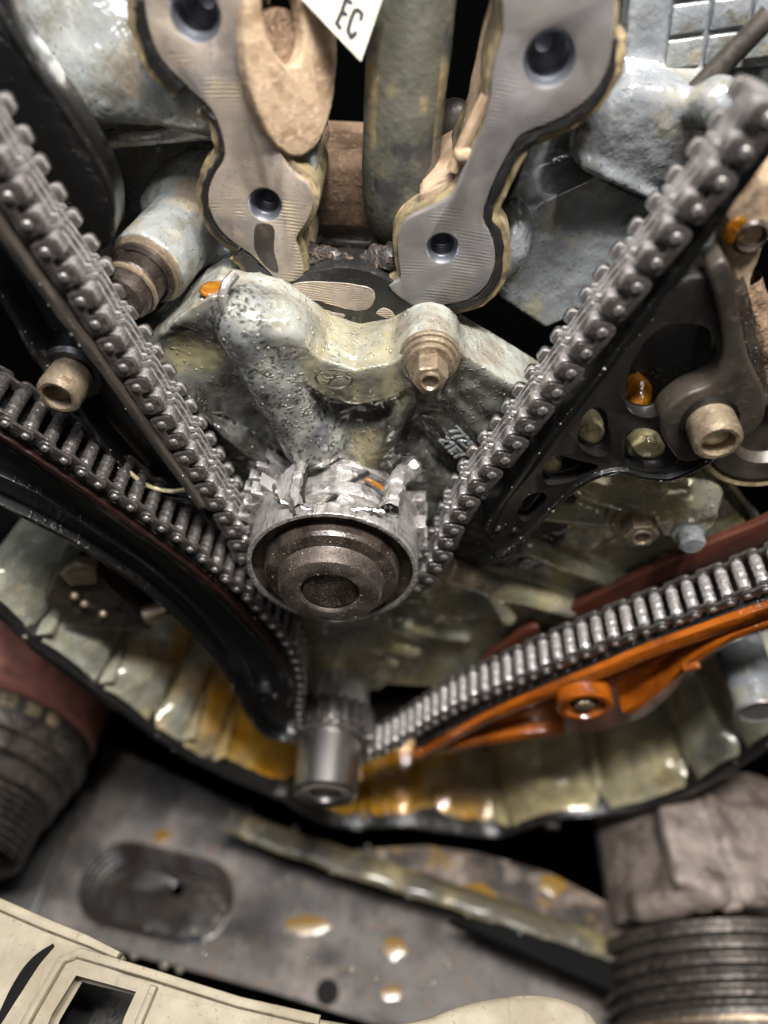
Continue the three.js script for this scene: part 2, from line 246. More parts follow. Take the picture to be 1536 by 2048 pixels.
const M = {
  cast: mat(C_.cast, { metalness: 0.35, bumpMap: T.grain, bumpScale: 0.0004, ...wet }),
  castDark: mat(C_.castDark, { metalness: 0.3, bumpMap: T.drops, bumpScale: 0.0012, ...wet }),
  speckle: mat(C_.speckle, { metalness: 0.3, bumpMap: T.pits, bumpScale: 0.0012, ...wet }),
  stained: mat(colourMap(0xe6e6e2, [0xb9b3a4, fD, 0.4, 0.8, 0.6], [0x8a857a, fE, 0.66, 0.86, 0.6]), { vertexColors: true, metalness: 0.25, bumpMap: T.drops, bumpScale: 0.0007, ...wet }),
  stainedGloss: mat(colourMap(0xdedcd6, [0xb3a68c, fD, 0.4, 0.8, 0.6], [0x7a6a50, fE, 0.7, 0.86, 0.6]), { vertexColors: true, metalness: 0.1, bumpMap: T.lumps, bumpScale: 0.0022, roughness: 0.3, roughnessMap: T.wetRough, clearcoat: 0.5, clearcoatRoughness: 0.05 }),
  pale: mat(C_.pale, { metalness: 0.25, bumpMap: T.grain, bumpScale: 0.0004, ...wet, clearcoat: 0.35 }),
  cream: mat(C_.cream, { metalness: 0.05, bumpMap: T.drops, bumpScale: 0.0009, roughness: 0.35, clearcoat: 0.9, clearcoatRoughness: 0.05 }),
  machined: mat(C_.machined, { metalness: 0.45, roughness: 0.55, bumpMap: T.arcs, bumpScale: 0.00022 }),
  machinedCool: mat(C_.machinedCool, { metalness: 0.55, roughness: 0.45, bumpMap: T.arcs, bumpScale: 0.00014 }),
  dust: mat(C_.dust, { roughness: 0.9, bumpMap: T.grain, bumpScale: 0.0003 }),
  tan: mat(C_.tan, { roughness: 0.7, bumpMap: T.lumps, bumpScale: 0.0012 }),
  sealant: mat(C_.black, { roughness: 0.42, bumpMap: T.lumps, bumpScale: 0.0016, clearcoat: 0.3, clearcoatRoughness: 0.25 }),
  black: mat(C_.black, { color: 0x8a8a8a, roughness: 0.4, bumpMap: T.drops, bumpScale: 0.0005, clearcoat: 0.7, clearcoatRoughness: 0.12 }),
  blackDeep: mat(null, { color: 0x050505, roughness: 0.5, clearcoat: 0.4, clearcoatRoughness: 0.2, bumpMap: T.drops, bumpScale: 0.0005 }),
  plate: mat(C_.plate, { color: 0xc4c0bc, metalness: 0.25, roughness: 0.5, bumpMap: T.grain, bumpScale: 0.0002, clearcoat: 0.25, clearcoatRoughness: 0.3 }),
  chain: mat(C_.chain, { metalness: 0.6, roughness: 0.3, bumpMap: T.grain, bumpScale: 0.0005, clearcoat: 0.4, clearcoatRoughness: 0.1 }),
  chainDark: mat(C_.chainDark, { metalness: 0.5, roughness: 0.3, bumpMap: T.grain, bumpScale: 0.0004, clearcoat: 0.4, clearcoatRoughness: 0.1 }),
  guidePlate: mat(C_.plate, { color: 0x4e4c4a, roughness: 0.45, bumpMap: T.grain, bumpScale: 0.0002, clearcoat: 0.4, clearcoatRoughness: 0.15 }),
  chainPin: mat(C_.chain, { color: 0xffffff, metalness: 0.7, roughness: 0.34, bumpMap: T.grain, bumpScale: 0.0003 }),
  steel: mat(C_.steel, { metalness: 0.75, roughness: 0.42, roughnessMap: T.rubRough, bumpMap: T.streak, bumpScale: 0.0005 }),
  threadSteel: mat(null, { color: 0x9a9da6, metalness: 0.9, roughness: 0.3 }),
  polished: mat(null, { color: 0xc4c0bc, metalness: 1, roughness: 0.3, bumpMap: T.streak, bumpScale: 0.00005 }),
  rust: mat(C_.rust, { metalness: 0.6, roughness: 0.36, bumpMap: T.pits, bumpScale: 0.0006, clearcoat: 0.4, clearcoatRoughness: 0.2 }),
  nose: mat(colourMap(0x655d57, [0x38312c, fA, 0.35, 0.75, 0.7], [0x8d8178, fE, 0.6, 0.85, 0.5]), { metalness: 0.7, roughness: 0.42, bumpMap: T.pits, bumpScale: 0.0003, clearcoat: 0.4, clearcoatRoughness: 0.2 }),
  bolt: mat(C_.bolt, { metalness: 0.6, roughness: 0.42, bumpMap: T.grain, bumpScale: 0.0003, clearcoat: 0.5, clearcoatRoughness: 0.12 }),
  orange: mat(C_.orange, { roughness: 0.24, clearcoat: 0.5, clearcoatRoughness: 0.06, bumpMap: T.drops, bumpScale: 0.0005 }),
  brown: mat(C_.brown, { roughness: 0.4, clearcoat: 0.5, clearcoatRoughness: 0.2, bumpMap: T.grain, bumpScale: 0.0002 }),
  brownDark: mat(C_.brown, { color: 0x6a5a52, roughness: 0.4, bumpMap: T.lumps, bumpScale: 0.001 }),
  oil: mat(C_.oil, { color: 0xa08c74, roughness: 0.2, clearcoat: 1, clearcoatRoughness: 0.04, bumpMap: T.lumps, bumpScale: 0.0012 }),
  clearOil: mat(null, { color: 0x6f6a60, roughness: 0.06, clearcoat: 1, clearcoatRoughness: 0.03 }),
  oilSpot: mat(null, { color: 0x76591f, roughness: 0.3, clearcoat: 0.6, clearcoatRoughness: 0.1 }),
  railOil: mat(colourMap(0x3d3622, [0x1d1a12, fD, 0.4, 0.75, 0.9], [0x8a7d55, fA, 0.5, 0.75, 0.7]), { roughness: 0.62, bumpMap: T.lumps, bumpScale: 0.003, clearcoat: 0.2, clearcoatRoughness: 0.1 }),
  brownWet: mat(colourMap(0x4c4038, [0x1c1612, fA, 0.4, 0.7, 0.9], [0x8f8378, fB, 0.5, 0.75, 0.6], [0x7a5a18, fD, 0.55, 0.7, 0.7]), { roughness: 0.7, bumpMap: T.lumps, bumpScale: 0.002 }),
  grey: mat(C_.grey, { metalness: 0.1, roughness: 0.62, bumpMap: T.lumps, bumpScale: 0.0012, clearcoat: 0 }),
  greyDark: mat(C_.grey, { color: 0x9a9896, metalness: 0.2, roughness: 0.5, roughnessMap: T.wetRough, bumpMap: T.lumps, bumpScale: 0.001 }),
  beige: mat(C_.beige, { roughness: 0.72, bumpMap: T.grain, bumpScale: 0.0004 }),
  maroon: mat(C_.maroon, { roughness: 0.6, bumpMap: T.grain, bumpScale: 0.0006 }),
  pulley: mat(C_.pulley, { metalness: 0.5, roughness: 0.42, bumpMap: T.grain, bumpScale: 0.0005 }),
  housing: mat(C_.housing, { metalness: 0.25, roughness: 0.6, bumpMap: T.lumps, bumpScale: 0.001 }),
  pipe: mat(C_.pipe, { roughness: 0.5, metalness: 0.2, bumpMap: T.grain, bumpScale: 0.0004, clearcoat: 0.3, clearcoatRoughness: 0.3 }),
  crust: mat(C_.crust, { roughness: 0.75, bumpMap: T.grain, bumpScale: 0.0015, clearcoat: 0.3, clearcoatRoughness: 0.3 }),
  brownBlock: mat(C_.brownBlock, { roughness: 0.8, bumpMap: T.grain, bumpScale: 0.0008 }),
  void: mat(null, { color: 0x030303, roughness: 0.9 }),
  blackMatte: mat(null, { color: 0x0b0b0b, roughness: 0.85, specularIntensity: 0.3 }),
  wall: mat(null, { color: 0x020202, roughness: 1, specularIntensity: 0.05 }),
};
// ---------------------------------------------------------------- the setting: the dark of the engine bay
function structure(name, geo, m) { const o = new THREE.Mesh(boxUV(clean(geo), 200).scale(0.001, 0.001, 0.001), m); o.name = name; o.userData.kind = 'structure'; o.receiveShadow = true; scene.add(o); }
structure('wall', new THREE.BoxGeometry(1400, 1500, 20).translate(0, -100, -330), M.wall);
structure('floor', new THREE.BoxGeometry(1600, 20, 1400).translate(0, -720, 100), M.wall);

// ---------------------------------------------------------------- timing case: gabled front plate, two machined arms, bosses and ribs
const ZF = -63;
const timingCase = thing('timing_case', 'oily grey cast aluminium timing case with two machined arms in a V above the hub', 'timing case', at(720, 700, -55));
{
  const top = xy([[258, 690], [300, 650], [400, 568], [440, 545], [520, 546], [590, 590], [655, 640], [720, 662], [790, 648], [850, 620], [880, 632], [1062, 742], [1190, 830], [1150, 1120], [340, 1120], [300, 800]], ZF);
  const plate = dPoly(top, -74, -48.5);
  const arcTop = xy([[560, 570], [590, 590], [655, 640], [720, 662], [790, 648], [838, 622]], ZF), bulge = dPoly([...arcTop, ...arcTop.map((p) => V(p.x * 0.95, p.y - 15, 0)).reverse()], -70, -40.5);
  const nose = dCap(at(497, 652, -47), at(622, 880, -46), 10.5, 11);
  const bb = at(862, 705, -45), boss = dCylZ(bb.x, bb.y, 9.5, -60, -42);
  const ribA = dCap(at(815, 795, -45), at(728, 930, -48), 3.6, 4.2), ribB = dCap(at(360, 785, -47), at(525, 910, -47), 4, 4), ribC = dCap(at(900, 790, -49), at(995, 905, -49), 2.4);
  const web = dCap(at(930, 770, -50), at(1040, 850, -52), 3);
  const lob = dEll(at(560, 650, -46), V(10, 7, 8));
  const slot = dEll(at(716, 836, -41), V(10.5, 4.4, 9)), groove = dCap(at(845, 868, -47), at(945, 975, -49), 5.5), pocket = dEll(at(370, 715, -47), V(15, 9, 5)), pocket2 = dEll(at(470, 800, -47), V(13, 12, 4));
  const hole = dCyl(at(425, 567, -55).add(V(0, -12, 0)), at(425, 567, -55).add(V(0, 8, 0)), 4.2);
  const drop = dEll(at(735, 890, -47), V(8, 11, 2.6));
  const body = (x, y, z) => {
    let d = smin(plate(x, y, z), bulge(x, y, z), 9);
    d = smin(d, nose(x, y, z), 4); d = smin(d, boss(x, y, z), 5); d = smin(d, ribA(x, y, z), 4); d = smin(d, ribB(x, y, z), 4); d = smin(d, ribC(x, y, z), 3); d = smin(d, web(x, y, z), 3); d = smin(d, lob(x, y, z), 6); d = smin(d, drop(x, y, z), 7);
    d = smax(d, -slot(x, y, z), 3); d = smax(d, -groove(x, y, z), 3); d = smax(d, -pocket(x, y, z), 4); d = smax(d, -pocket2(x, y, z), 4); d = smax(d, -hole(x, y, z), 1);
    return d + 0.22 * noise(x * 0.35, y * 0.35, z * 0.35);
  };
  const g = cast(body, [-80, -40, -73], [95, 100, -34], 1.0);
  // cut the mesh by the direction its faces look: lit oily upper edges are cream with old oil, the front is dark
  const split = (geo, test) => { const q = geo.toNonIndexed(), p = q.attributes.position, n = q.attributes.normal, A = [[], []], B = [[], []]; for (let i = 0; i < p.count; i += 3) { const c = [0, 1, 2].map((k) => [p.getX(i + k), p.getY(i + k), p.getZ(i + k), n.getX(i + k), n.getY(i + k), n.getZ(i + k)]), t = test((c[0][0] + c[1][0] + c[2][0]) / 3, (c[0][1] + c[1][1] + c[2][1]) / 3, (c[0][2] + c[1][2] + c[2][2]) / 3) ? A : B; for (const k of c) { t[0].push(k[0], k[1], k[2]); t[1].push(k[3], k[4], k[5]); } } return [A, B].map(([P, N]) => { const r = new THREE.BufferGeometry(); r.setAttribute('position', new THREE.Float32BufferAttribute(P, 3)); r.setAttribute('normal', new THREE.Float32BufferAttribute(N, 3)); r.userData.smooth = true; return r; }); };
  const wob = (x, y, z) => 2.5 * noise(x * 0.2, y * 0.2, z * 0.2);
  const cA = at(720, 662, ZF), fTop = poly2(top), nA = at(497, 652, -47), nB = at(622, 880, -46), noseZone = dCap(nA, nB, 12.6);
  const [ledge, r1] = split(g, (x, y, z) => y > cA.y - 15 + wob(x, y, z) && Math.hypot(x - cA.x, y - cA.y - 23) < 29 + wob(x, y, z) && z < -42);
  const [edge, r2] = split(r1, (x, y, z) => fTop(x, y) > -1.7 + 0.5 * wob(x, y, z) && y > cA.y - 45 && z < -48.3);
  const [nose2, r3] = split(r2, (x, y, z) => noseZone(x, y, z) < 0);
  const dc = at(735, 895, -46);
  const [stain, front] = split(r3, (x, y, z) => Math.hypot((x - dc.x) / 7, (y - dc.y) / 11) < 1 + 0.12 * wob(x, y, z) || Math.hypot((x - at(385, 712, -50).x) / 11, (y - at(385, 712, -50).y) / 7) < 1 + 0.15 * wob(x, y, z));
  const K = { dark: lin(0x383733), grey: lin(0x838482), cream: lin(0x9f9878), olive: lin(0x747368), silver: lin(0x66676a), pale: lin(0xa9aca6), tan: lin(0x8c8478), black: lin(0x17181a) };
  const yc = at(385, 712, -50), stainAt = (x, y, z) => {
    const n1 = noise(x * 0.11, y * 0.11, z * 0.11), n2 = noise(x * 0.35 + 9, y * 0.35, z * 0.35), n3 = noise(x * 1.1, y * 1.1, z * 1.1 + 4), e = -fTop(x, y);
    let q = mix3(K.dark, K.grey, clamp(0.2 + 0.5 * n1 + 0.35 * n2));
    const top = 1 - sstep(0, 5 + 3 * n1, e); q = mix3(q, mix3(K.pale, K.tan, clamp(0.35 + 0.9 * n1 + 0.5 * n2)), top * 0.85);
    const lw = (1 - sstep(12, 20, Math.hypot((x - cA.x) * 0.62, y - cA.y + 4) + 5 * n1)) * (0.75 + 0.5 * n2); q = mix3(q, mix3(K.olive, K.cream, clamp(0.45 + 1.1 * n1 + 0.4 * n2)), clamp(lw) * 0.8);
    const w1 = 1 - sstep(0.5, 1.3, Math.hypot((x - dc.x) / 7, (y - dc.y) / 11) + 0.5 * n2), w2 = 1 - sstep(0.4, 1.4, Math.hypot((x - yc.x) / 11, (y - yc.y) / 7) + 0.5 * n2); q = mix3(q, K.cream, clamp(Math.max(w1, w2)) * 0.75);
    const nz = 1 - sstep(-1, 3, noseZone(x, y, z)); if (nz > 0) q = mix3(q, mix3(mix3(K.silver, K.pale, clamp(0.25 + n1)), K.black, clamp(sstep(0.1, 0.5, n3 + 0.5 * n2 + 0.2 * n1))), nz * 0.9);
    return q;
  };
  for (const [n, g3] of [['cover_plate', front], ['ledge', ledge], ['top_edge', edge], ['nose', nose2], ['oil_stain', stain]]) paint(part(n, g3, M.stained, timingCase, 60), stainAt);
  // oil standing in the drain hole of the top edge
  const hp = at(425, 567, -55);
  part('oil_pool', new THREE.SphereGeometry(4.6, 20, 12).scale(1, 0.35, 1).translate(hp.x, hp.y - 2.2, hp.z), M.oil, timingCase, 30);
  part('worn_clip', tube([at(470, 548, -50), at(450, 575, -46), at(446, 605, -44), at(458, 635, -43), at(478, 658, -42), at(498, 668, -42)], 1.7, 10).scale(1, 1, 1), M.steel, timingCase, 30);
  const rc = at(436, 850, -48); part('cast_ring', new THREE.TorusGeometry(5, 0.6, 8, 32).translate(rc.x + 1, rc.y, -48.8), M.castDark, timingCase);
  const lg = at(668, 758, -38); part('cast_ring', [new THREE.TorusGeometry(4.6, 0.35, 8, 40).scale(1.3, 0.8, 1).translate(lg.x, lg.y, -38), rod(V(lg.x - 3, lg.y, -38), V(lg.x + 3, lg.y + 1, -38), 0.45), rod(V(lg.x - 2, lg.y - 2, -38), V(lg.x + 1, lg.y + 2, -38), 0.4)], M.castDark, timingCase);
  // machined arms
  const armFace = (outer, holes, material, bevel) => {
    const arm = part('machined_face', slab(smoothLoop(outer, 3), ZF - 14, ZF, 0.5, holes.map((h) => ring(h[0], h[1], h[2], 28, h[3], h[4]))), material, timingCase, 50, 0.5);
    for (const h of holes) {
      const wall = lathe([[h[2], ZF - 0.3], [h[2] - 0.9, ZF - 1.8], [h[2] - 1, ZF - 12], [h[2] * 0.35, ZF - 15], [0.01, ZF - 15]], h[0], h[1], 32).scale(1, 1, 1);
      part('bolt_hole', wall, M.threadSteel, arm, 30);
      for (let k = 0; k < 6; k++) part('thread', new THREE.TorusGeometry(h[2] - 1.0, 0.34, 6, 28).translate(h[0], h[1], ZF - 3 - k * 1.5), M.threadSteel, arm, 30);
    }
    return arm;
  };
  const L = [[296, -30], [298, 60], [322, 118], [372, 172], [424, 222], [446, 280], [448, 318], [428, 352], [416, 390], [424, 432], [452, 474], [500, 508], [538, 545], [562, 566], [606, 552], [598, 505], [592, 478], [616, 440], [626, 402], [614, 368], [582, 344], [560, 305], [542, 262], [516, 196], [496, 130], [492, 70], [500, -30]];
  const R = [[1010, -40], [1006, 60], [985, 140], [978, 205], [958, 272], [928, 335], [902, 392], [858, 418], [814, 440], [796, 478], [797, 520], [800, 560], [778, 572], [815, 606], [852, 622], [882, 612], [936, 600], [972, 572], [990, 525], [984, 474], [966, 436], [984, 372], [1012, 315], [1040, 272], [1086, 252], [1140, 226], [1190, 184], [1218, 128], [1226, 60], [1218, -40]];
  const Lp = xy(L, ZF), Rp = xy(R, ZF), h1 = at(390, 28, ZF), h2 = at(530, 410, ZF), h3 = at(1100, 118, ZF), h4 = at(885, 497, ZF);
  armFace(Lp, [[h1.x, h1.y, 6.6], [h2.x, h2.y, 5.1]], M.machined); armFace(Rp, [[h3.x, h3.y, 6.9], [h4.x, h4.y, 5.1]], M.machinedCool);
  // wider cast flange behind each face, with the torn grey and black sealant along its outer side
  const offset = (pts, d) => { const P = smoothLoop(pts, 3), n = P.length; let A = 0; P.forEach((p, i) => { const q = P[(i + 1) % n]; A += p.x * q.y - q.x * p.y; }); const s = A > 0 ? 1 : -1; return P.map((p, i) => { const a = P[(i + n - 2) % n], b = P[(i + 2) % n], t = b.clone().sub(a).normalize(), w = d * (1 + 0.25 * noise(p.x * 0.12, p.y * 0.12, 0)); return V(p.x + s * t.y * w, p.y - s * t.x * w, 0); }); };
  const hr = (h, r) => ring(h.x, h.y, r + 0.2, 24);
  part('flange', slab(offset(Lp, 1.6), ZF - 34, ZF - 2.2, 0.8, [hr(h1, 6.6), hr(h2, 5.1)]), M.tan, timingCase, 40); part('flange', slab(offset(Rp, 1.6), ZF - 34, ZF - 2.2, 0.8, [hr(h3, 6.9), hr(h4, 5.1)]), M.tan, timingCase, 40);
  const bead = (pix, w0, dz) => { const w = w0 * 1.45; const p = smoothLine(xy(pix, ZF), 6); if (w0 > 1.3) part('flange_lip', rough(ribbon(p, (t) => w * 1.25 + 2.6 + 1.1 * noise(t * 17, 7, w), ZF - 12, ZF + dz - 1.1, 0.6), 0.4, 0.3), M.tan, timingCase, 40); return rough(ribbon(p, (t) => w * (0.75 + 0.55 * noise(t * 23, 3, w)), ZF - 2.6, ZF + dz, 0.5), 0.35, 0.5); };
  part('sealant', bead([[282, 0], [285, 62], [310, 124], [362, 182]], 3.2, -0.4), M.sealant, timingCase);
  part('sealant', bead([[402, 215], [430, 245], [442, 290], [440, 318], [420, 348], [408, 388], [414, 432], [445, 478], [480, 500]], 1.5, -0.2), M.sealant, timingCase);
  part('sealant', bead([[478, 505], [520, 548], [560, 580]], 4, -0.2), M.sealant, timingCase);
  part('sealant', bead([[1225, 80], [1224, 130], [1195, 192], [1150, 232], [1090, 262], [1050, 280], [1022, 322], [994, 378], [976, 436], [994, 476], [1000, 524], [984, 574], [944, 606], [890, 620]], 2.6, -0.4), M.sealant, timingCase);
  part('sealant', bead([[512, 225], [538, 275], [556, 318], [582, 352]], 1.2, -0.8), M.sealant, timingCase);
  // the black lens of sealant where the arms meet, and the bare metal showing through it
  const lens = xy([[562, 566], [606, 550], [660, 538], [720, 540], [790, 568], [835, 605], [858, 626], [800, 648], [720, 660], [650, 638], [592, 592]], ZF);
  const lensMesh = part('sealant_patch', rough(slab(smoothLoop(lens, 4), ZF - 14, ZF - 0.6, 0.5), 0.25, 0.4), M.sealant, timingCase, 40);
  const bare = (pix) => part('bare_metal', rough(slab(smoothLoop(xy(pix, ZF), 4), ZF - 1.2, ZF - 0.25, 0.15), 0.3, 0.45), M.machined, lensMesh, 40);
  bare([[584, 572], [600, 566], [660, 566], [720, 572], [748, 584], [746, 610], [728, 622], [690, 618], [640, 604], [596, 592]]);
  bare([[648, 622], [668, 626], [690, 632], [686, 638], [660, 636], [648, 630]]); bare([[752, 628], [766, 618], [786, 626], [788, 636], [770, 636]]); bare([[784, 640], [800, 636], [804, 642], [790, 646]]);
  // dark stain by the left lower hole
  part('oil_mark', slab(smoothLoop(xy([[514, 448], [546, 452], [548, 500], [556, 545], [540, 540], [512, 505], [508, 478]], ZF), 4), ZF - 0.4, ZF + 0.12, 0.1), M.plate, timingCase);
  // inner walls and lips of the V
  part('inner_wall', rough(slab(smoothLoop(xy([[492, 70], [520, 110], [560, 205], [600, 262], [634, 300], [640, 345], [630, 392], [612, 372], [582, 346], [548, 270], [512, 190]], -80), 3), -110, -72, 1), 0.8, 0.2), M.pale, timingCase);
  part('inner_wall', rough(slab(smoothLoop(xy([[1010, 60], [990, 150], [960, 240], [935, 310], [905, 332], [870, 350], [842, 372], [836, 402], [808, 440], [850, 425], [905, 395], [950, 290], [985, 190]], -72), 3), -100, ZF - 3, 1), 0.8, 0.2), M.dust, timingCase);
  part('dowel_rib', tube([at(975, 190, -66), at(940, 262, -66), at(922, 300, -66), at(905, 340, -66)], 1.9, 8), M.dust, timingCase);
  const ag = at(925, 308, -66); part('dowel_rib', new THREE.SphereGeometry(2.9, 14, 10).translate(ag.x, ag.y, ag.z), M.dust, timingCase);
  // raised cast figures
  const font = await new FontLoader().loadAsync('fonts/droid/droid_sans_bold.typeface.json');
  const word = (s, px, py, z, size, rot) => { const q = at(px, py, z), g2 = new TextGeometry(s, { font, size, depth: 0.9, curveSegments: 4, bevelEnabled: true, bevelSize: 0.12, bevelThickness: 0.15, bevelSegments: 1 }); g2.rotateZ(rot).translate(q.x, q.y, z); part('cast_figures', g2, M.cast, timingCase, 40); };
  word('7725', 896, 858, -48.8, 3.9, -0.85); word('21EY', 876, 878, -48.8, 3.9, -0.85); word('2X', 728, 800, -43.5, 4.5, -0.3);
}
// lower front of the case, right of the hub and below it
{
  const low = thing('front_casting', 'oily grey cast engine front below the hub with ribs and bolt bosses', 'engine block', at(1100, 1120, -55));
  const outline = xy([[560, 1180], [700, 1150], [900, 1020], [1130, 960], [1330, 915], [1400, 930], [1510, 1062], [1560, 1120], [1400, 1170], [1160, 1270], [1010, 1370], [840, 1480], [640, 1480], [560, 1320]], -55);
  const base = dPoly(outline, -80, -52), b1 = at(1275, 1030, -50), b2 = at(1365, 1010, -50);
  const bosses = [dCylZ(b1.x, b1.y, 9, -70, -44), dCylZ(b2.x, b2.y, 10, -70, -40)], pads = [dEll(at(1220, 965, -50), V(16, 10, 9)), dEll(at(1290, 985, -50), V(14, 11, 10)), dEll(at(1380, 985, -48), V(12, 10, 10))];
  const bars = [dCap(at(905, 1148, -46), at(1135, 1215, -46), 5.2), dCap(at(1060, 1090, -49), at(1260, 1175, -49), 5), dCap(at(1090, 1020, -48), at(1230, 1035, -48), 4.5), dCap(at(650, 1262, -50), at(830, 1305, -50), 3.2), dCap(at(680, 1296, -50), at(790, 1322, -50), 3), dCap(at(700, 1235, -50), at(930, 1275, -50), 3)];
  const cup = dCap(at(990, 1190, -44), at(1015, 1235, -44), 4), dark = dEll(at(930, 1210, -48), V(16, 12, 10)), shaft = at(690, 1335, -50), collar = dCylZ(shaft.x, shaft.y, 26, -70, -48);
  const body = (x, y, z) => {
    let d = smin(base(x, y, z), collar(x, y, z), 5);
    for (const f of pads) d = smin(d, f(x, y, z), 7);
    for (const f of bosses) d = smin(d, f(x, y, z), 5);
    d = smax(d, -dark(x, y, z), 5);
    for (const f of bars) d = smin(d, f(x, y, z), 4);
    d = smin(d, cup(x, y, z), 3);
    return d + 0.25 * noise(x * 0.3, y * 0.3, z * 0.3);
  };
  const kc = { g: lin(0x8c8b82), o: lin(0xa39a74), d: lin(0x55544d) };
  paint(part('cast_front', cast(body, [-60, -150, -80], [205, 40, -34], 1.25), M.stained, low, 60), (x, y, z) => { const n1 = noise(x * 0.06, y * 0.06, z * 0.06), n2 = noise(x * 0.22, y * 0.22, z * 0.22); return mix3(mix3(kc.g, kc.o, clamp(0.4 + 1.2 * n1 + 0.5 * n2)), kc.d, clamp(0.5 * n2 - 0.8 * n1)); });
  part('bar_end', rod(at(893, 1135, -42), at(955, 1160, -43), 5.4), M.bolt, low, 30);
}
const offsetLine = (P, a, b) => { const side = (w) => P.map((p, i) => { const q = P[Math.max(0, i - 3)], r = P[Math.min(P.length - 1, i + 3)], t = r.clone().sub(q).normalize(); return V(p.x + t.y * w, p.y - t.x * w, 0); }); return [...side(a), ...side(b).reverse()]; };
// ---------------------------------------------------------------- hub: broken barrel on the idler shaft, with its sprocket
const HX = 1.6, hubC = V(HX, 0, -20);
const hub = thing('idler_hub', 'broken steel hub with jagged torn barrel and round stepped nose in the middle', 'hub', hubC);
{
  const sleeve = (x, y, z) => {
    const r = Math.hypot(x - HX, y), a = Math.atan2(y, x - HX), inner = z > -16 ? 29.2 : 26.4;
    let d = Math.max(r - 31 - 0.18 * noise(x * 0.7, y * 0.7, z * 0.25), inner - r, z + 10 - 0.15 * noise(x, y, 3), -44 - z);
    if (y > 0) {
      const lim = sstep(0.72, 0.8, a + 0.05 * noise(z * 0.5, 1, 2)) * (1 - sstep(1.98, 2.04, a + 0.06 * noise(z * 0.4, 4, 2))), cut = lerp(-60, -16.5 + 1.6 * Math.sin(a * 5) + 1.3 * noise(a * 9, 2, 1) + 0.7 * noise(a * 30, 5, 1), lim);
      d = Math.max(d, Math.min(cut - z, 3) * 0.8);
      const jag = -37 + 3 * noise(a * 7, 3, 3) + 1.5 * noise(a * 25, 1, 6); d = Math.max(d, jag - z);
    }
    return d;
  };
  part('barrel', cast(sleeve, [HX - 33, -33, -46], [HX + 33, 33, -8], 0.62), M.steel, hub, 40);
  // fins left standing where the barrel tore
  const onTop = (pts, y) => pts.map((p) => atY(p[0], p[1], y));
  part('torn_fin', rough(tube(onTop([[598, 1016], [590, 990], [598, 945], [610, 905], [606, 888], [590, 892]], 28.5), 2, 8), 0.5, 0.6), M.steel, hub, 30);
  part('torn_fin', rough(tube(onTop([[780, 1022], [788, 990], [796, 962], [812, 944], [832, 934]], 25), 3.6, 9), 1.2, 0.4), M.steel, hub, 30);
  part('torn_edge', rough(tube(onTop([[600, 1012], [620, 1020], [650, 1016], [690, 1022], [730, 1018], [770, 1024]], 29.6), 0.7, 6), 0.5, 0.8), M.polished, hub, 30);
  part('torn_edge', rough(tube(onTop([[548, 970], [556, 1000], [580, 1010], [590, 1030]], 29), 0.8, 6), 0.5, 0.7), M.polished, hub, 30);
  const ck = onTop([[734, 946], [712, 958], [690, 974], [668, 994], [648, 1012]], 21.8), crack = ck.slice(1).map((p, i) => dCap(ck[i], p, 1.5, 1.2)), low = onTop([[760, 985], [720, 1000], [690, 1012]], 25);
  const core = (x, y, z) => {
    const r = Math.hypot(x - HX, y), a = Math.atan2(y, x - HX); let d = Math.max(r - 22.4 - 0.3 * noise(x * 0.4, y * 0.4, z * 1.5), z + 15, -52 - z);
    d = Math.max(d, -42 + 4 * (1.6 - a) * 1.2 + 1.6 * noise(a * 14, 4, 2) + 0.8 * noise(a * 40, 4, 2) - z);
    for (const f of crack) d = Math.max(d, -f(x, y, z));
    return d;
  };
  part('shaft_collar', cast(core, [HX - 26, -26, -54], [HX + 26, 26, -12], 0.55), M.steel, hub, 40);
  part('crack', rough(tube(onTop([[738, 944], [716, 956], [694, 970], [676, 986], [660, 1000], [644, 1014]], 22.3), 0.75, 7), 0.5, 0.5), M.void, hub, 20);
  part('crack', rough(tube(onTop([[606, 1008], [604, 985], [608, 955], [614, 925], [618, 905]], 26.2), 0.9, 7), 0.5, 0.5), M.void, hub, 20);
  part('brass_ring', rough(tube(onTop([[732, 958], [748, 966], [764, 976], [776, 986]], 22.8), 1, 8), 0.2, 0.5), M.oil, hub, 20);
  for (let k = 0; k < 16; k++) { const q = atY(596 + 190 * rnd(), 1014 + 12 * rnd(), 30); part('metal_chip', rough(new THREE.TetrahedronGeometry(0.6 + 0.9 * rnd()), 0.4, 0.8).translate(q.x, q.y, q.z), M.polished, hub, 20); }
  // the front: recess, stepped nose, plug
  part('recess', lathe([[30, -10.3], [29.3, -11], [28.6, -13.4], [24.6, -13.6]], HX, 0, 72), M.rust, hub, 30, 0.4);
  part('nose_step', lathe([[24.6, -13.8], [24.2, -8.6], [23.4, -7.2], [21, -6.2], [19, -6]], HX, 0, 72), M.rust, hub, 30, 0.4);
  part('nose_ring', lathe([[19.3, -6.4], [18.9, -4.6], [18.4, -1.6], [17.5, -0.4], [16.2, 0], [11.2, -0.2], [10.4, -0.8], [10.2, -2.8]], HX, 0, 72), M.nose, hub, 30, 0.4);
  part('plug', lathe([[9.7, -2.8], [9.7, -1.4], [9.3, -1.1], [0.01, -1.3]], HX, 0, 48), M.rust, hub, 24, 0.4);
  const T_ = 33, gear = []; for (let i = 0; i < T_; i++) for (const [f, r0] of [[0.08, 34], [0.3, 38.3], [0.5, 38.3], [0.72, 34]]) { const a = (i + f) / T_ * Math.PI * 2, r = a > 0.25 && a < 2.35 ? 24 : r0 - (a < 0.4 || a > 5.2 ? (r0 > 36 ? 4 + 2 * rnd() : 2) : r0 > 36 ? 1.2 * rnd() : 0); gear.push(V(HX + 1 + r * Math.cos(a), r * Math.sin(a), 0)); }
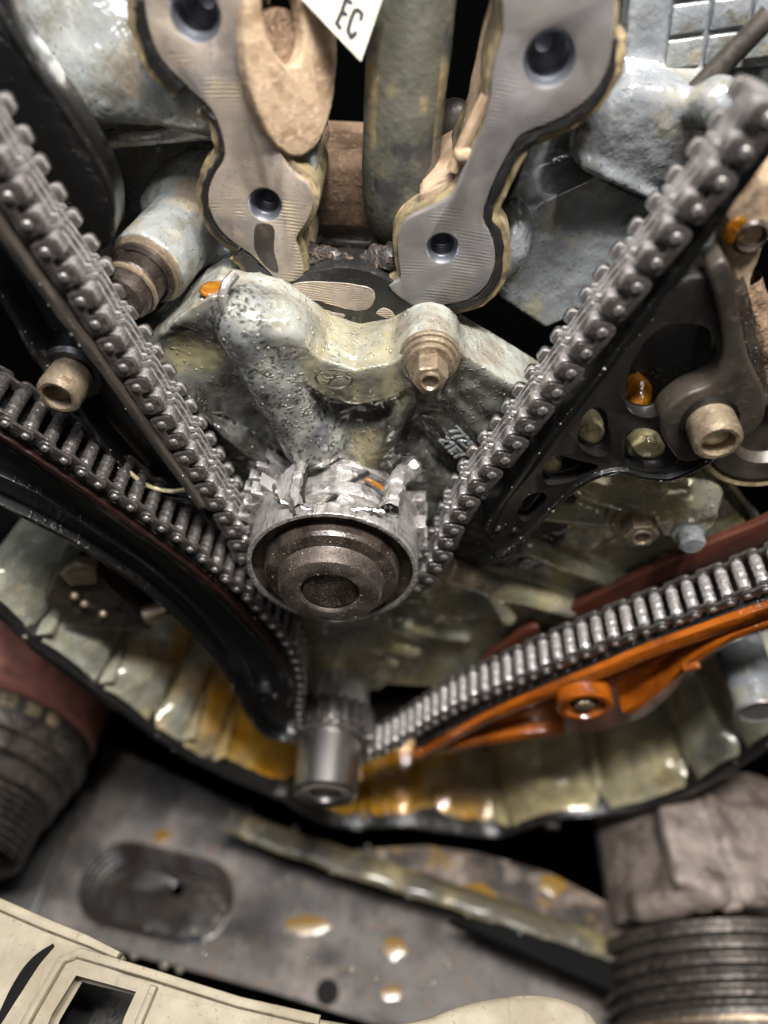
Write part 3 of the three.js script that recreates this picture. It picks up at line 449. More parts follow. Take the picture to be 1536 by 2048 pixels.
  const spr = part('sprocket', [slab(gear, -46, -41, 0.3), slab(gear, -33, -27, 0.3)], M.chain, hub, 30);
}
// ---------------------------------------------------------------- chains
function resample(path, pitch, start = 0) {                                     // joints at equal pitch along a line
  const out = []; let left = start;
  for (let i = 0; i + 1 < path.length; i++) { const a = path[i], b = path[i + 1], l = a.distanceTo(b); let s = left; while (s <= l) { out.push(a.clone().lerp(b, s / l)); s += pitch; } left = s - l; }
  return out;
}
// upper chain: toothed link plates, the teeth towards the sprocket
{
  const Z0 = -24, W_ = 20;
  const left = [[-60, 268], [-28, 322], [4, 375], [42, 432], [79, 489], [118, 543], [154, 592], [182, 637], [212, 684], [240, 727], [267, 766], [293, 805], [316, 839], [340, 874], [362, 908], [383, 941], [402, 971], [421, 1001], [437, 1026], [456, 1053], [470, 1080]];
  const right = [[1640, 95], [1570, 190], [1508, 283], [1453, 355], [1395, 422], [1346, 485], [1303, 539], [1262, 591], [1222, 641], [1189, 687], [1156, 728], [1127, 769], [1095, 809], [1068, 844], [1044, 876], [1021, 908], [996, 938], [971, 964], [951, 993], [932, 1019], [920, 1043], [906, 1068], [897, 1091], [888, 1113], [878, 1134]];
  const pl = xy(left, Z0), pr = xy(right, Z0), a0 = Math.atan2(pl.at(-1).y, pl.at(-1).x - 3.5), a1 = Math.atan2(pr.at(-1).y, pr.at(-1).x - 3.5), arc = [];
  for (let i = 1; i < 12; i++) { const t = i / 12, a = lerp(a0 < 0 ? a0 : a0 - 2 * Math.PI, a1, t); arc.push(V(3.5 + 40.2 * Math.cos(a), 40.2 * Math.sin(a), 0)); }
  const path = smoothLine([...pl, ...arc, ...pr.reverse()], 6);
  let run = 0; for (let i = 2; i < 17; i++) run += pl[i].distanceTo(pl[i + 1]);
  const pitch = run / 15, pins = resample(path, pitch, 0.0);
  console.log('upper pitch', pitch, pins.length);
  const chain = thing('timing_chain', 'upper steel toothed chain running in a V around the broken hub', 'chain', V(HX, -30, Z0));
  const p = pitch;
  const q2 = (s, u, v) => s.push(V(u * p, v * p, 0));
  const lobeArc = (s, cu, cv, r) => { for (const [u, v] of [[1, 0], [0.98, 0.5], [0.8, 0.85], [0.5, 1], [-0.5, 1], [-0.8, 0.85], [-0.98, 0.5], [-1, 0]]) q2(s, cu + r * u, cv + r * v); };
  const profile = (cv, r) => { const s = []; q2(s, -0.92, -0.12); q2(s, -0.84, -0.36); q2(s, -0.66, -0.46); q2(s, 0.66, -0.46); q2(s, 0.84, -0.36); q2(s, 0.92, -0.12); lobeArc(s, 0.52, cv, r, -0.1, 2.7); q2(s, 0.14, -0.06); q2(s, -0.14, -0.06); lobeArc(s, -0.52, cv, r, 0.44, 3.24); return s; };
  const half = (cv, r) => { const s = []; q2(s, -0.3, -0.3); q2(s, 0.3, -0.3); lobeArc(s, 0, cv, r, 0, Math.PI, 8); return s; };
  const bake = (gs, size = 40, a = 0.5) => boxUV(join(gs.map((g) => crease(g, a))), size).scale(0.001, 0.001, 0.001);
  const plateG = bake([slab(profile(0.16, 0.36), -1.7, 0, 0.25)]), backG = bake([slab(profile(0.16, 0.34), -W_, -W_ + 1.4, 0.2)]);
  const toothG = bake([slab(half(0.19, 0.36), -5.8, -1.6, 0.3)]), toothBackG = bake([slab(half(0.18, 0.32), -W_ + 1.2, -W_ + 2.8, 0.25)]);
  const midProf = [[-0.97, -0.25], [-0.8, -0.42], [0.8, -0.42], [0.97, -0.25], [0.97, 0.4], [0.92, 0.56], [0.78, 0.56], [0.7, 0.4], [-0.7, 0.4], [-0.78, 0.56], [-0.92, 0.56], [-0.97, 0.4]].map(([u, v]) => V(u * p, v * p, 0));
  const midG = [0, 1, 2].map((k) => bake([slab(midProf, -9.0 - k * 2.9, -7.9 - k * 2.9, 0.2)]));
  const pinG = bake([lathe([[1.55, -W_ - 0.5], [1.55, 0.25], [1.2, 0.6], [0.6, 0.75], [0.01, 0.8]], 0, 0, 14)]);
  const b = worldBase(chain), prot = {};
  const mk = (n, g, m) => { const o = new THREE.Mesh(g, m); o.name = n; o.castShadow = o.receiveShadow = true; return o; };
  for (let i = 0; i + 1 < pins.length; i += 2) {
    const a = pins[i], c = pins[i + 1], t = c.clone().sub(a).normalize(), rot = Math.atan2(t.y, t.x);
    const l = mk('link_plate', plateG, M.chainDark); l.position.set(((a.x + c.x) / 2 - b.x) / 1000, ((a.y + c.y) / 2 - b.y) / 1000, (Z0 - b.z) / 1000); l.rotation.z = rot; l.scale.x = a.distanceTo(c) / p; chain.add(l);
    l.add(mk('back_plate', backG, M.chainDark));
    const next = pins[i + 2];
    midG.forEach((g, k) => { const o = mk('guide_plate', g, M.chain); o.position.set(0, 0.0002 * (k % 2), 0); l.add(o); });
    for (const s of [-0.5, 0.5]) { const q = mk('pin', pinG, M.chainPin); q.position.x = s * p / 1000; l.add(q); const tt = mk('tooth', toothG, M.chain); tt.position.x = (s * p) / 1000; l.add(tt); const tb = mk('tooth', toothBackG, M.chain); tb.position.x = s * p / 1000; l.add(tb); }
  }
}
// lower chain: rollers between two rows of link plates
{
  const Z0 = -17, W_ = 18.5;
  const left = [[-75, 795], [-34, 820], [6, 844], [46, 869], [87, 894], [125, 919], [161, 944], [197, 970], [232, 994], [265, 1018], [297, 1039], [328, 1061], [357, 1079], [382, 1100], [408, 1122], [432, 1141], [455, 1163], [475, 1180], [494, 1197], [512, 1216], [527, 1233], [562, 1272], [584, 1308], [596, 1345], [600, 1380], [598, 1420]];
  const right = [[1640, 1140], [1552, 1172], [1512, 1186], [1472, 1202], [1435, 1216], [1395, 1229], [1360, 1243], [1327, 1253], [1294, 1264], [1265, 1276], [1233, 1287], [1206, 1298], [1154, 1318], [1102, 1340], [1049, 1362], [987, 1389], [933, 1412], [860, 1452], [815, 1480], [775, 1503]];
  const pl = xy(left, Z0), pr = xy(right, Z0), cc = at(652, 1468, -20);
  const arc = xy([[600, 1460], [612, 1500], [650, 1532], [700, 1532], [735, 1520]], Z0);
  const path = smoothLine([...pl, ...arc, ...pr.reverse()], 6);
  let run = 0; for (let i = 2; i < 20; i++) run += pl[i].distanceTo(pl[i + 1]);
  const pitch = run / 18, pins = resample(path, pitch, 0);
  console.log('lower pitch', pitch, pins.length, cc);
  const chain = thing('drive_chain', 'lower dark roller chain wrapping the crankshaft sprocket, its bars seen between the plates', 'chain', V(cc.x, cc.y - 20, Z0));
  const p = pitch, plate = []; for (const s of [1, -1]) for (let k = 0; k <= 6; k++) { const a = -Math.PI / 2 + k / 6 * Math.PI; plate.push(V(s * (0.5 * p + 2.5 * Math.cos(a)), s * 2.5 * Math.sin(a), 0)); } plate.splice(7, 0, V(0, 1.9, 0)); plate.push(V(0, -1.9, 0));
  const bake = (gs, size = 40, a = 0.5) => boxUV(join(gs.map((g) => crease(g, a))), size).scale(0.001, 0.001, 0.001);
  const outG = bake([slab(plate, -1.3, 0, 0.2)]), inG = bake([slab(plate, -2.8, -1.5, 0.2)]), outB = bake([slab(plate, -W_, -W_ + 1.3, 0.2)]), inB = bake([slab(plate, -W_ + 1.5, -W_ + 2.8, 0.2)]);
  const pinG = bake([lathe([[1.3, -W_ - 0.6], [1.3, 0.4], [1.0, 0.8], [0.01, 1.0]], 0, 0, 12)]);
  const rollG = [0, 1, 2].map((k) => { const pr2 = []; for (let j = 0; j <= 10; j++) pr2.push([2.35 + 0.16 * Math.sin(j * 2.4 + k * 2) + (j === 0 || j === 10 ? -0.3 : 0), -W_ + 3 + j * (W_ - 6) / 10]); return bake([rough(lathe(pr2, 0, 0, 16), 0.14, 0.9)], 20); });
  const b = worldBase(chain), mk = (n, g, m) => { const o = new THREE.Mesh(g, m); o.name = n; o.castShadow = o.receiveShadow = true; return o; };
  for (let i = 0; i + 1 < pins.length; i++) {
    const a = pins[i], c = pins[i + 1], t = c.clone().sub(a).normalize(), rot = Math.atan2(t.y, t.x), outer = i % 2 === 0;
    const l = mk('link_plate', outer ? outG : inG, M.chainDark); l.position.set(((a.x + c.x) / 2 - b.x) / 1000, ((a.y + c.y) / 2 - b.y) / 1000, (Z0 - b.z) / 1000); l.rotation.z = rot; chain.add(l);
    l.add(mk('back_plate', outer ? outB : inB, M.chainDark));
    if (outer) for (const s of [-0.5, 0.5]) { const q = mk('pin', pinG, M.chain); q.position.x = s * p / 1000; l.add(q); const r = mk('roller', rollG[(i + (s > 0)) % 3], M.chain); r.position.x = s * p / 1000; l.add(r); if (i < 24) r.material = M.chainDark; }
  }
}
// ---------------------------------------------------------------- crankshaft
{
  const s0 = at(644, 1592, 12), cx = s0.x + 1.5, cy = s0.y;
  const crank = thing('crankshaft', 'bright steel crankshaft nose standing out below the hub with toothed sprocket', 'crankshaft', V(cx, cy, -20));
  part('snout', lathe([[0.01, 9.6], [8, 9.6], [9, 11.4], [14, 12], [15.6, 10.8], [15.7, -20]], cx, cy, 64), M.polished, crank, 40, 0.5);
  part('collar', lathe([[19, -32], [19, -56], [20, -58], [24, -60], [24, -64]], cx, cy, 64), M.steel, crank, 40, 0.5);
  const n = 22, gear = []; for (let i = 0; i < n; i++) for (const [f, r] of [[0.02, 18], [0.16, 22.2], [0.5, 22.2], [0.64, 18]]) { const a = (i + f) / n * Math.PI * 2; gear.push(V(cx + r * Math.cos(a), cy + r * Math.sin(a), 0)); }
  part('sprocket', slab(gear, -32, -18, 0.4), M.chainDark, crank, 30);
  part('sprocket_flange', lathe([[15, -15.6], [17.2, -15.6], [18.2, -16.6], [18.2, -18.2], [15, -18.2]], cx, cy, 48), M.chainDark, crank, 30);
}
// ---------------------------------------------------------------- chain guides
const domeBolt = (t, p, r, len, dir, m = M.bolt, group) => {                     // socket-head bolt: p is the middle of its seat
  const head = along(lathe([[0.01, len * 0.35], [r * 0.28, len * 0.35], [r * 0.3, len * 0.5], [r * 0.62, len * 0.48], [r * 0.66, len], [r * 0.8, len + 0.1], [r * 0.97, len * 0.9], [r, len * 0.75], [r * 0.98, 0]], 0, 0, 40), p, dir);
  return head;
};
// upper left guide: black rail on the back of the left chain, with a foot that carries its bolt
{
  const g = thing('chain_guide', 'black plastic chain guide with long rail under the upper left chain run', 'chain guide', at(150, 750, -35));
  const railPix = [[-60, 340], [0, 432], [45, 500], [100, 575], [150, 640], [195, 700], [240, 765], [285, 830], [330, 893], [375, 955], [408, 1002]];
  const rail = smoothLine(xy(railPix, -26), 5);
  part('rail', rough(ribbon(rail, 2.8, -44, -22, 0.5), 0.15, 0.3), M.plate, g);
  part('rail_face', ribbon(smoothLine(xy(railPix.map((p) => [p[0] + 12, p[1] - 4]), -28), 5), 2.4, -49, -28, 0.4), M.plate, g);
  const back = [[-60, 380], [0, 470], [45, 535], [110, 620], [160, 690], [205, 760], [270, 850], [330, 930], [400, 1000], [370, 1003], [300, 985], [235, 930], [180, 850], [120, 775], [60, 722], [0, 600], [-60, 520]];
  part('web', slab(smoothLoop(xy(back, -40), 3), -48, -41, 0.8), M.blackDeep, g);
  part('lower_rim', rough(ribbon(smoothLine(xy([[-60, 500], [0, 585], [40, 650], [80, 715], [130, 775], [180, 845], [228, 915], [280, 965], [335, 993], [402, 1003]], -30), 5), 2.2, -45, -29, 0.5), 0.15, 0.3), M.black, g);
  const bp = at(150, 742, -34); part('bolt_boss', [lathe([[10.5, -46], [10.2, -33], [9, -31.5], [0.01, -31.5]], bp.x, bp.y, 40)], M.black, g);
  const lip = smoothLine(xy([[250, 948], [290, 978], [335, 990], [380, 985]], -27), 5);
  part('oil_drip', tube(lip.map((p) => V(p.x, p.y, -29)), 0.8, 8), M.cream, g, 30);
  const op = at(325, 968, -38); part('oil_pool', rough(new THREE.SphereGeometry(5, 18, 10).scale(1, 0.6, 0.35), 0.4, 0.3).translate(op.x, op.y, op.z), M.oil, g, 30);
  part('inner_rib', ribbon(xy([[195, 815], [300, 938]], -38), 0.8, -42, -38, 0.2), M.plate, g);
  const sp = at(92, 690, -40); part('oil_drip', rough(new THREE.SphereGeometry(2.2, 14, 10).scale(0.8, 1.9, 0.8), 0.3, 0.4).translate(sp.x, sp.y, sp.z), M.cream, g, 30);
  const b = solo('socket_bolt', 'tan socket head bolt fixing the black guide at left', 'bolt', domeBolt(null, V(bp.x, bp.y, -31.6), 7, 11, V(-0.12, -0.02, 1)), M.bolt, V(bp.x, bp.y, -31.6), undefined, 30);
}
// black arm behind the upper left chain
{
  const pix = [[-80, -60], [-10, 0], [30, 60], [70, 125], [120, 195], [165, 265], [198, 320], [222, 375], [230, 425], [226, 470], [206, 500], [150, 500], [60, 400], [-80, 250]];
  const t = thing('tensioner_arm', 'broad matte black tensioner arm with rounded end behind the upper left chain', 'tensioner arm', at(120, 300, -56));
  part('arm', slab(smoothLoop(xy(pix, -54), 4), -66, -54, 1.6, [], 3), M.black, t);
  part('rim', rough(tube(xy(pix.slice(2, 10), -54).map((p) => V(p.x - 0.6, p.y - 0.4, -53.8)), 0.9, 8), 0.2, 0.3), M.black, t);
}
// long lower left guide
{
  const g = thing('chain_guide', 'long curved black chain guide with worn brown edge, lower left below the roller chain', 'chain guide', at(330, 1180, -30));
  const edge = [[-75, 822], [0, 866], [60, 905], [120, 945], [180, 985], [250, 1035], [320, 1086], [390, 1138], [450, 1190], [510, 1252], [555, 1310], [580, 1360], [584, 1400]];
  const worn = smoothLine(xy(edge, -18), 5);
  part('wear_face', rough(ribbon(worn, 3, -41, -19, 0.5), 0.25, 0.4), M.black, g, 40);
  part('worn_edge', rough(ribbon(worn, 2.2, -19, -16.5, 0.5), 0.25, 0.4), M.brownDark, g, 40);
  const outer = [...edge.map((p) => [p[0], p[1] + 14]), [592, 1440], [570, 1470], [535, 1455], [505, 1420], [470, 1350], [420, 1280], [350, 1205], [270, 1140], [180, 1080], [90, 1030], [0, 985], [-75, 950]];
  part('body', slab(smoothLoop(xy(outer, -24), 3), -38, -24, 1), M.blackDeep, g);
  part('rim', rough(ribbon(smoothLine(xy(edge.map((p) => [p[0] - 6, p[1] + 18]), -18), 5), 2.2, -36, -19, 0.5), 0.3, 0.4), M.black, g);
  part('inner_rib', rough(ribbon(smoothLine(xy([[-75, 905], [60, 965], [180, 1040], [300, 1120], [400, 1210], [470, 1300], [520, 1390]], -24), 5), 1.6, -30, -20.5, 0.5), 0.2, 0.3), M.black, g);
  part('lower_rim', rough(ribbon(smoothLine(xy([[-75, 958], [0, 992], [90, 1036], [180, 1086], [270, 1146], [350, 1212], [420, 1286], [470, 1356], [505, 1425], [538, 1460], [575, 1470], [594, 1440], [588, 1400]], -24), 5), 2.6, -36, -20, 0.6), 0.2, 0.3), M.black, g);
  const fp = at(530, 1385, -22); part('foot', lathe([[6.5, -30], [6.4, -21], [5, -19.5], [2.4, -19.5], [2.2, -26]], fp.x, fp.y, 32), M.black, g);
}
// right guide: black web with openings, carried by a smooth dark plate
{
  const Z = -28, g = thing('chain_guide', 'black webbed chain guide with open windows beside the upper right chain', 'chain guide', at(1200, 880, -35));
  const rail = [[975, 1062], [1000, 1020], [1030, 975], [1070, 920], [1110, 868], [1150, 818], [1200, 756], [1250, 690], [1300, 622], [1345, 560], [1400, 480], [1450, 405], [1536, 290], [1600, 200]];
  part('rail', rough(ribbon(smoothLine(xy(rail, Z), 5), 3.2, -49, -26.5, 0.5), 0.15, 0.3), M.black, g);
  const outer = [[985, 1085], [1010, 1010], [1060, 948], [1110, 880], [1160, 815], [1210, 752], [1250, 700], [1300, 640], [1330, 590], [1370, 560], [1420, 560], [1440, 640], [1452, 700], [1448, 760], [1412, 790], [1500, 800], [1480, 862], [1440, 905], [1390, 938], [1340, 958], [1290, 956], [1240, 945], [1190, 955], [1140, 985], [1090, 1030], [1030, 1090], [1000, 1110]];
  const holes = [[[1250, 745], [1290, 672], [1340, 640], [1420, 650], [1440, 715], [1428, 765], [1385, 790], [1345, 815], [1300, 838], [1252, 822]], [[1150, 862], [1168, 820], [1196, 806], [1218, 822], [1222, 905], [1196, 915], [1158, 898]], [[1080, 938], [1108, 905], [1160, 915], [1202, 928], [1180, 948], [1130, 968], [1092, 970]], [[1252, 858], [1300, 850], [1350, 878], [1372, 905], [1340, 938], [1290, 944], [1250, 930]], [[1030, 1030], [1048, 990], [1085, 978], [1098, 992], [1080, 1018], [1052, 1045]]];
  part('web', slab(smoothLoop(xy(outer, Z + 2), 3), -33, Z + 1.6, 0.9, holes.map((h) => smoothLoop(xy(h, Z + 1), 4))), M.guidePlate, g, 60);
  part('rim', rough(ribbon(smoothLine(xy([[995, 1112], [1040, 1082], [1092, 1030], [1142, 984], [1192, 954], [1242, 944], [1292, 956], [1342, 957], [1392, 937], [1442, 903], [1482, 860], [1510, 820]], Z + 3), 5), 1.8, -42, -24.5, 0.5), 0.2, 0.3), M.black, g);
  part('backing', slab(smoothLoop(xy([[1240, 600], [1330, 560], [1470, 600], [1480, 800], [1380, 960], [1240, 960], [1080, 990], [1030, 1040], [1150, 830]], -46), 3), -50, -46, 0.5), M.blackDeep, g);
  const wt = [];
  for (let i = 0; i < 26; i++) { const q = at(985 + 45 * rnd(), 1040 + 75 * rnd(), -30 + 3 * rnd()); wt.push(rough(new THREE.SphereGeometry(0.8 + 1.3 * rnd(), 8, 6), 0.5, 0.7).translate(q.x, q.y, q.z)); }
  part('chewed_end', wt, M.black, g, 30);
  for (const [px, py, w, h, m] of [[1275, 800, 5, 6.5, M.oil], [1180, 868, 5, 6.5, M.cream], [1292, 905, 6.8, 6.2, M.cream], [1104, 944, 4.4, 4.6, M.cream], [1042, 1020, 2.4, 2.8, M.cream]]) { const q = at(px, py, -39); part('cast_stud', rough(new THREE.SphereGeometry(1, 20, 14).scale(w, h, 8), 0.7, 0.3).translate(q.x, q.y, q.z - 3), m, g, 30); }
  const plate = [[1322, 838], [1370, 792], [1420, 770], [1446, 720], [1444, 655], [1428, 590], [1418, 540], [1448, 520], [1470, 560], [1482, 640], [1500, 720], [1530, 790], [1528, 840], [1500, 875], [1440, 905], [1370, 925], [1340, 900]];
  part('mount_plate', slab(smoothLoop(xy(plate, -24), 4), -34, -24, 1.2, [], 3), M.plate, g, 60);
  const bp = at(1418, 838, -24);
  part('washer', lathe([[8.6, -24.4], [8.6, -22.6], [6, -22.4]], bp.x, bp.y, 40), M.black, g);
  solo('socket_bolt', 'shiny tan socket head bolt with oil in its socket, on the right guide plate', 'bolt', domeBolt(null, V(bp.x, bp.y, -23.6), 7.4, 11, V(0, 0, 1)), M.bolt, V(bp.x, bp.y, -23.6), undefined, 30);
  const o = solo('oil_blob', 'yellow oil pooled in the socket of the right guide bolt', 'oil', new THREE.SphereGeometry(4.6, 18, 10).scale(1, 0.75, 0.3).translate(bp.x, bp.y - 1.2, -17.6), M.cream, V(bp.x, bp.y, -17.6), undefined, 30);
}
// orange tensioner arm under the right run of the roller chain
{
  const Z = -14, g = thing('tensioner_arm', 'bright orange plastic tensioner arm under the lower right roller chain', 'tensioner arm', at(1160, 1420, -20));
  const topE = [[835, 1506], [900, 1470], [980, 1428], [1060, 1393], [1130, 1365], [1210, 1333], [1300, 1296], [1390, 1264], [1470, 1236], [1536, 1214], [1640, 1180]];
  part('top_flange', rough(ribbon(smoothLine(xy(topE.map((p) => [p[0], p[1] + 12]), Z), 5), (t) => 3 + 4.4 * Math.sin(Math.min(1, t * 2.2) * 1.57), -30, Z, 0.8), 0.15, 0.15), M.orange, g, 60);
  part('wear_strip', rough(ribbon(smoothLine(xy(topE.map((p) => [p[0], p[1] + 2]), Z), 5), 2, -42, -17, 0.5), 0.15, 0.3), M.black, g, 60);
  const webP = [...topE.map((p) => [p[0] + 4, p[1] + 16]), [1640, 1230], [1536, 1262], [1460, 1290], [1392, 1335], [1340, 1390], [1290, 1432], [1200, 1462], [1100, 1470], [1000, 1478], [900, 1500]];
  part('web', slab(smoothLoop(xy(webP, -22), 3), -28, -22, 0.8), M.orange, g, 60);
  part('lower_rib', rough(ribbon(smoothLine(xy([[838, 1512], [920, 1502], [1000, 1488], [1080, 1478], [1130, 1478]], Z), 5), (t) => 3.5 + 4 * Math.sin(t * 2.6), -30, Z - 2, 0.8), 0.15, 0.15), M.orange, g, 60);
  part('lower_rib', rough(ribbon(smoothLine(xy([[1255, 1428], [1300, 1400], [1345, 1365], [1400, 1315], [1460, 1280], [1536, 1252], [1640, 1215]], Z), 5), (t) => 6.2 - 2 * Math.sin(t * 3), -30, Z, 0.9), 0.15, 0.15), M.orange, g, 60);
  const nb = at(1382, 1330, Z); part('rib_notch', new RoundedBoxGeometry(7, 2.6, 4, 2, 0.6).rotateZ(0.65).translate(nb.x, nb.y, Z + 0.4), M.orange, g, 40);
  const bp = at(1168, 1400, -12), br = 12.5;
  part('pivot_boss', lathe([[br, -28], [br, -9], [br - 1, -8], [br - 3.4, -8], [br - 4, -9.5], [br - 4.2, -24]], bp.x, bp.y, 48), M.orange, g, 50);
  part('pivot_boss', lathe([[br + 3, -22], [br + 2.6, -19], [br, -18.5]], bp.x, bp.y, 48), M.orange, g, 50);
  part('bushing', lathe([[br - 4.4, -24], [br - 4.4, -10.5], [br - 6, -10.2], [br - 6.4, -12], [br - 6.4, -24]], bp.x, bp.y, 40), M.polished, g, 30);
  solo('hex_bolt', 'bright steel bolt inside the orange arm pivot', 'bolt', [slab(hexagon(4.4, bp.x, bp.y, 0.3), -22, -8.5, 0.6), lathe([[7, -24], [7, -19.5], [4, -19]], bp.x, bp.y, 32)], M.bolt, V(bp.x, bp.y, -20), undefined, 30);
  // the brown back plate seen behind the chain
  part('back_flange', slab(smoothLoop(xy([[1118, 1236], [1200, 1190], [1300, 1140], [1400, 1096], [1500, 1056], [1640, 1000], [1640, 1075], [1536, 1108], [1440, 1140], [1330, 1180], [1230, 1222], [1140, 1262]], -42), 3), -46, -42, 0.8), M.brown, g, 60);
  part('back_flange', slab(smoothLoop(xy([[960, 1330], [1000, 1296], [1050, 1262], [1074, 1254], [1080, 1266], [1050, 1300], [1000, 1340]], -42), 3), -46, -42, 0.8), M.brown, g, 60);
}
// ---------------------------------------------------------------- bolts on the case
function flangeBolt(px, py, z, r, label, o = {}) {
  const p = at(px, py, z), t = thing(o.name ?? 'hex_bolt', label, 'bolt', p);
  const rings = []; let zz = z; for (const [rr, h] of o.rings ?? [[1.75, 1.6], [1.5, 1.2]]) { rings.push(lathe([[r * rr, zz - 0.2], [r * rr, zz + h * 0.7], [r * rr - h * 0.4, zz + h], [r * 0.6, zz + h]], p.x, p.y, 40)); zz += h; }
  part('flange', rings, o.m ?? M.bolt, t, 30, 0.4);
  const h = o.h ?? 8; part('hex_head', [slab(hexagon(r, p.x, p.y, o.rot ?? 0.2), zz - 0.3, zz + h, 0.9, [], 3), lathe([[r * 0.62, zz + h - 0.1], [r * 0.6, zz + h + 0.7], [r * 0.5, zz + h + 0.9], [r * 0.4, zz + h + 0.1], [0.01, zz + h + 0.1]], p.x, p.y, 24)], o.m ?? M.bolt, t, 30, 0.4);
  return t;
}
flangeBolt(860, 712, -42, 5.6, 'brown hex flange bolt on the gable of the timing case above the hub', { rings: [[1.75, 1.4], [1.5, 1.2], [1.62, 1.2], [1.35, 1.3]], h: 8 });
flangeBolt(1272, 1030, -44, 6.6, 'oily grey hex bolt on a boss below the right guide', { m: M.bolt, rings: [[1.8, 2], [1.4, 1.5]], h: 8 });
{ const p = at(1372, 1048, -44); solo('stud', 'small round steel stud beside the oily grey hex bolt', 'stud', [lathe([[5, -44], [5, -33.5], [4, -32.4], [0.01, -32.2]], p.x, p.y, 32), lathe([[6.4, -44], [6.4, -39], [5, -38.8]], p.x, p.y, 32)], M.cast, V(p.x, p.y, -44), undefined, 30); }
// ---------------------------------------------------------------- cylinder heads
{
  const h = thing('cylinder_head', 'pale whitish cast cylinder head behind the left machined arm', 'cylinder head', at(250, 250, -100));
  const a = dCap(at(70, 130, -98), at(450, 150, -96), 21), a2 = dCap(at(120, -30, -100), at(420, 40, -105), 16), s = at(296, 538, -58), s1 = at(392, 430, -90), boss = dCyl(s1, s, 12.4), sh = dEll(at(420, 430, -96), V(24, 20, 14)), wall = dPoly(xy([[-40, -60], [520, -60], [520, 300], [460, 560], [320, 640], [180, 480], [-40, 200]], -108), -125, -106), sh2 = dEll(at(470, 520, -86), V(10, 16, 12)), rec = dEll(at(320, 318, -86), V(30, 12, 18)), ridge = dCap(at(215, 285, -84), at(440, 262, -86), 2.2);
  const f = (x, y, z) => { let d = smin(wall(x, y, z), a(x, y, z), 8); d = smin(d, a2(x, y, z), 8); d = smax(d, -rec(x, y, z), 5); d = smin(d, ridge(x, y, z), 4); d = smin(d, sh(x, y, z), 8); d = smin(d, boss(x, y, z), 5); d = smin(d, sh2(x, y, z), 6); return d + 0.3 * noise(x * 0.2, y * 0.2, z * 0.2) + 0.15 * noise(x * 0.7, y * 0.7, z * 0.7); };
  part('casting', cast(f, [-125, 50, -124], [-10, 215, -52], 1.3), M.pale, h, 60);
  const dir = s.clone().sub(s1).normalize(), pb = thing('banjo_bolt', 'brown ringed bolt screwed into the pale boss behind the left chain', 'bolt', s);
  part('seal_ring', along(lathe([[11.6, -0.2], [11.8, 1.2], [10.6, 2], [9.2, 2], [9.2, 1]], 0, 0, 48), s, dir), M.bolt, pb, 30, 0.3);
  part('seal_ring', along(lathe([[10.4, 1.8], [10.6, 3.2], [9.4, 4.2], [8, 4]], 0, 0, 48), s, dir), M.rust, pb, 30, 0.3);
  part('bolt_head', along(lathe([[8.6, 3.4], [8.6, 9], [8.2, 9.6], [8.2, 15], [7, 16.4], [0.01, 16.6]], 0, 0, 40), s, dir), M.rust, pb, 30, 0.4);
  part('bolt_collar', along(lathe([[8.6, 10], [9.1, 10.4], [9.1, 11.6], [8.4, 12]], 0, 0, 40), s, dir), M.bolt, pb, 30, 0.4);
}
{
  const h = thing('cylinder_head', 'grey cast cylinder head behind the right machined arm and right chain', 'cylinder head', at(1300, 250, -100));
  const lobe = poly2(xy([[1200, 225], [1260, 190], [1420, 215], [1425, 280], [1330, 360], [1180, 310]], -84)), a = (x, y, z) => { const q = lobe(x, y), w = Math.max(z + 84 + 0.012 * ((x - 88) ** 2 + (y - 140) ** 2) * 0.5, -112 - z); return Math.min(Math.max(q, w), 0) + Math.hypot(Math.max(q, 0), Math.max(w, 0)) - 5; }, flatP = dPoly(xy([[1000, 470], [1080, 400], [1190, 350], [1330, 420], [1300, 520], [1180, 610], [1090, 650], [1000, 590], [975, 540]], -92), -110, -90), wall = dPoly(xy([[1000, 560], [1040, 330], [1230, -60], [1700, -60], [1700, 420], [1300, 560], [1150, 640]], -112), -130, -110), ridge = dCap(at(1170, 330, -82), at(1320, 400, -84), 1.6), knob = dEll(at(1435, 205, -78), V(7, 7, 7)), side = dEll(at(1020, 480, -84), V(7, 14, 10)), upper = dPoly(xy([[1240, 180], [1260, -60], [1700, -60], [1700, 120], [1450, 140]], -98), -115, -97);
  const f = (x, y, z) => { let d = smin(wall(x, y, z), flatP(x, y, z), 6); d = smin(d, a(x, y, z), 6); d = smin(d, upper(x, y, z), 4); d = smin(d, ridge(x, y, z), 4); d = smin(d, knob(x, y, z), 5); d = smin(d, side(x, y, z), 6); return d + 0.3 * noise(x * 0.2, y * 0.2, z * 0.2) + 0.12 * noise(x * 0.8, y * 0.8, z * 0.8); };
  part('casting', cast(f, [35, 55, -128], [165, 215, -66], 1.3), M.cast, h, 60);
  const pad = new RoundedBoxGeometry(10.2, 7.6, 3, 2, 0.7);
  for (let r = 0; r < 4; r++) for (let c = 0; c < 5; c++) { const q = at(1318, 142, -97); q.x += (c + 0.5) * 11.4 * 0.987 - r * 8.8 * 0.16; q.y += (c + 0.5) * 11.4 * 0.16 + (r + 0.5) * 8.8; part('cast_pad', pad.clone().rotateZ(0.16).translate(q.x, q.y, q.z), rnd() > 0.2 ? M.cast : M.pale, h, 40); }
  part('oil_bar', rod(at(1540, 30, -84), at(1385, 190, -84), 3.2), M.plate, h, 40);
  const wd = at(1280, 148, -94); part('bright_drip', new THREE.SphereGeometry(3, 14, 10).scale(1.4, 0.7, 0.8).translate(wd.x, wd.y, wd.z), M.cast, h, 40);
}
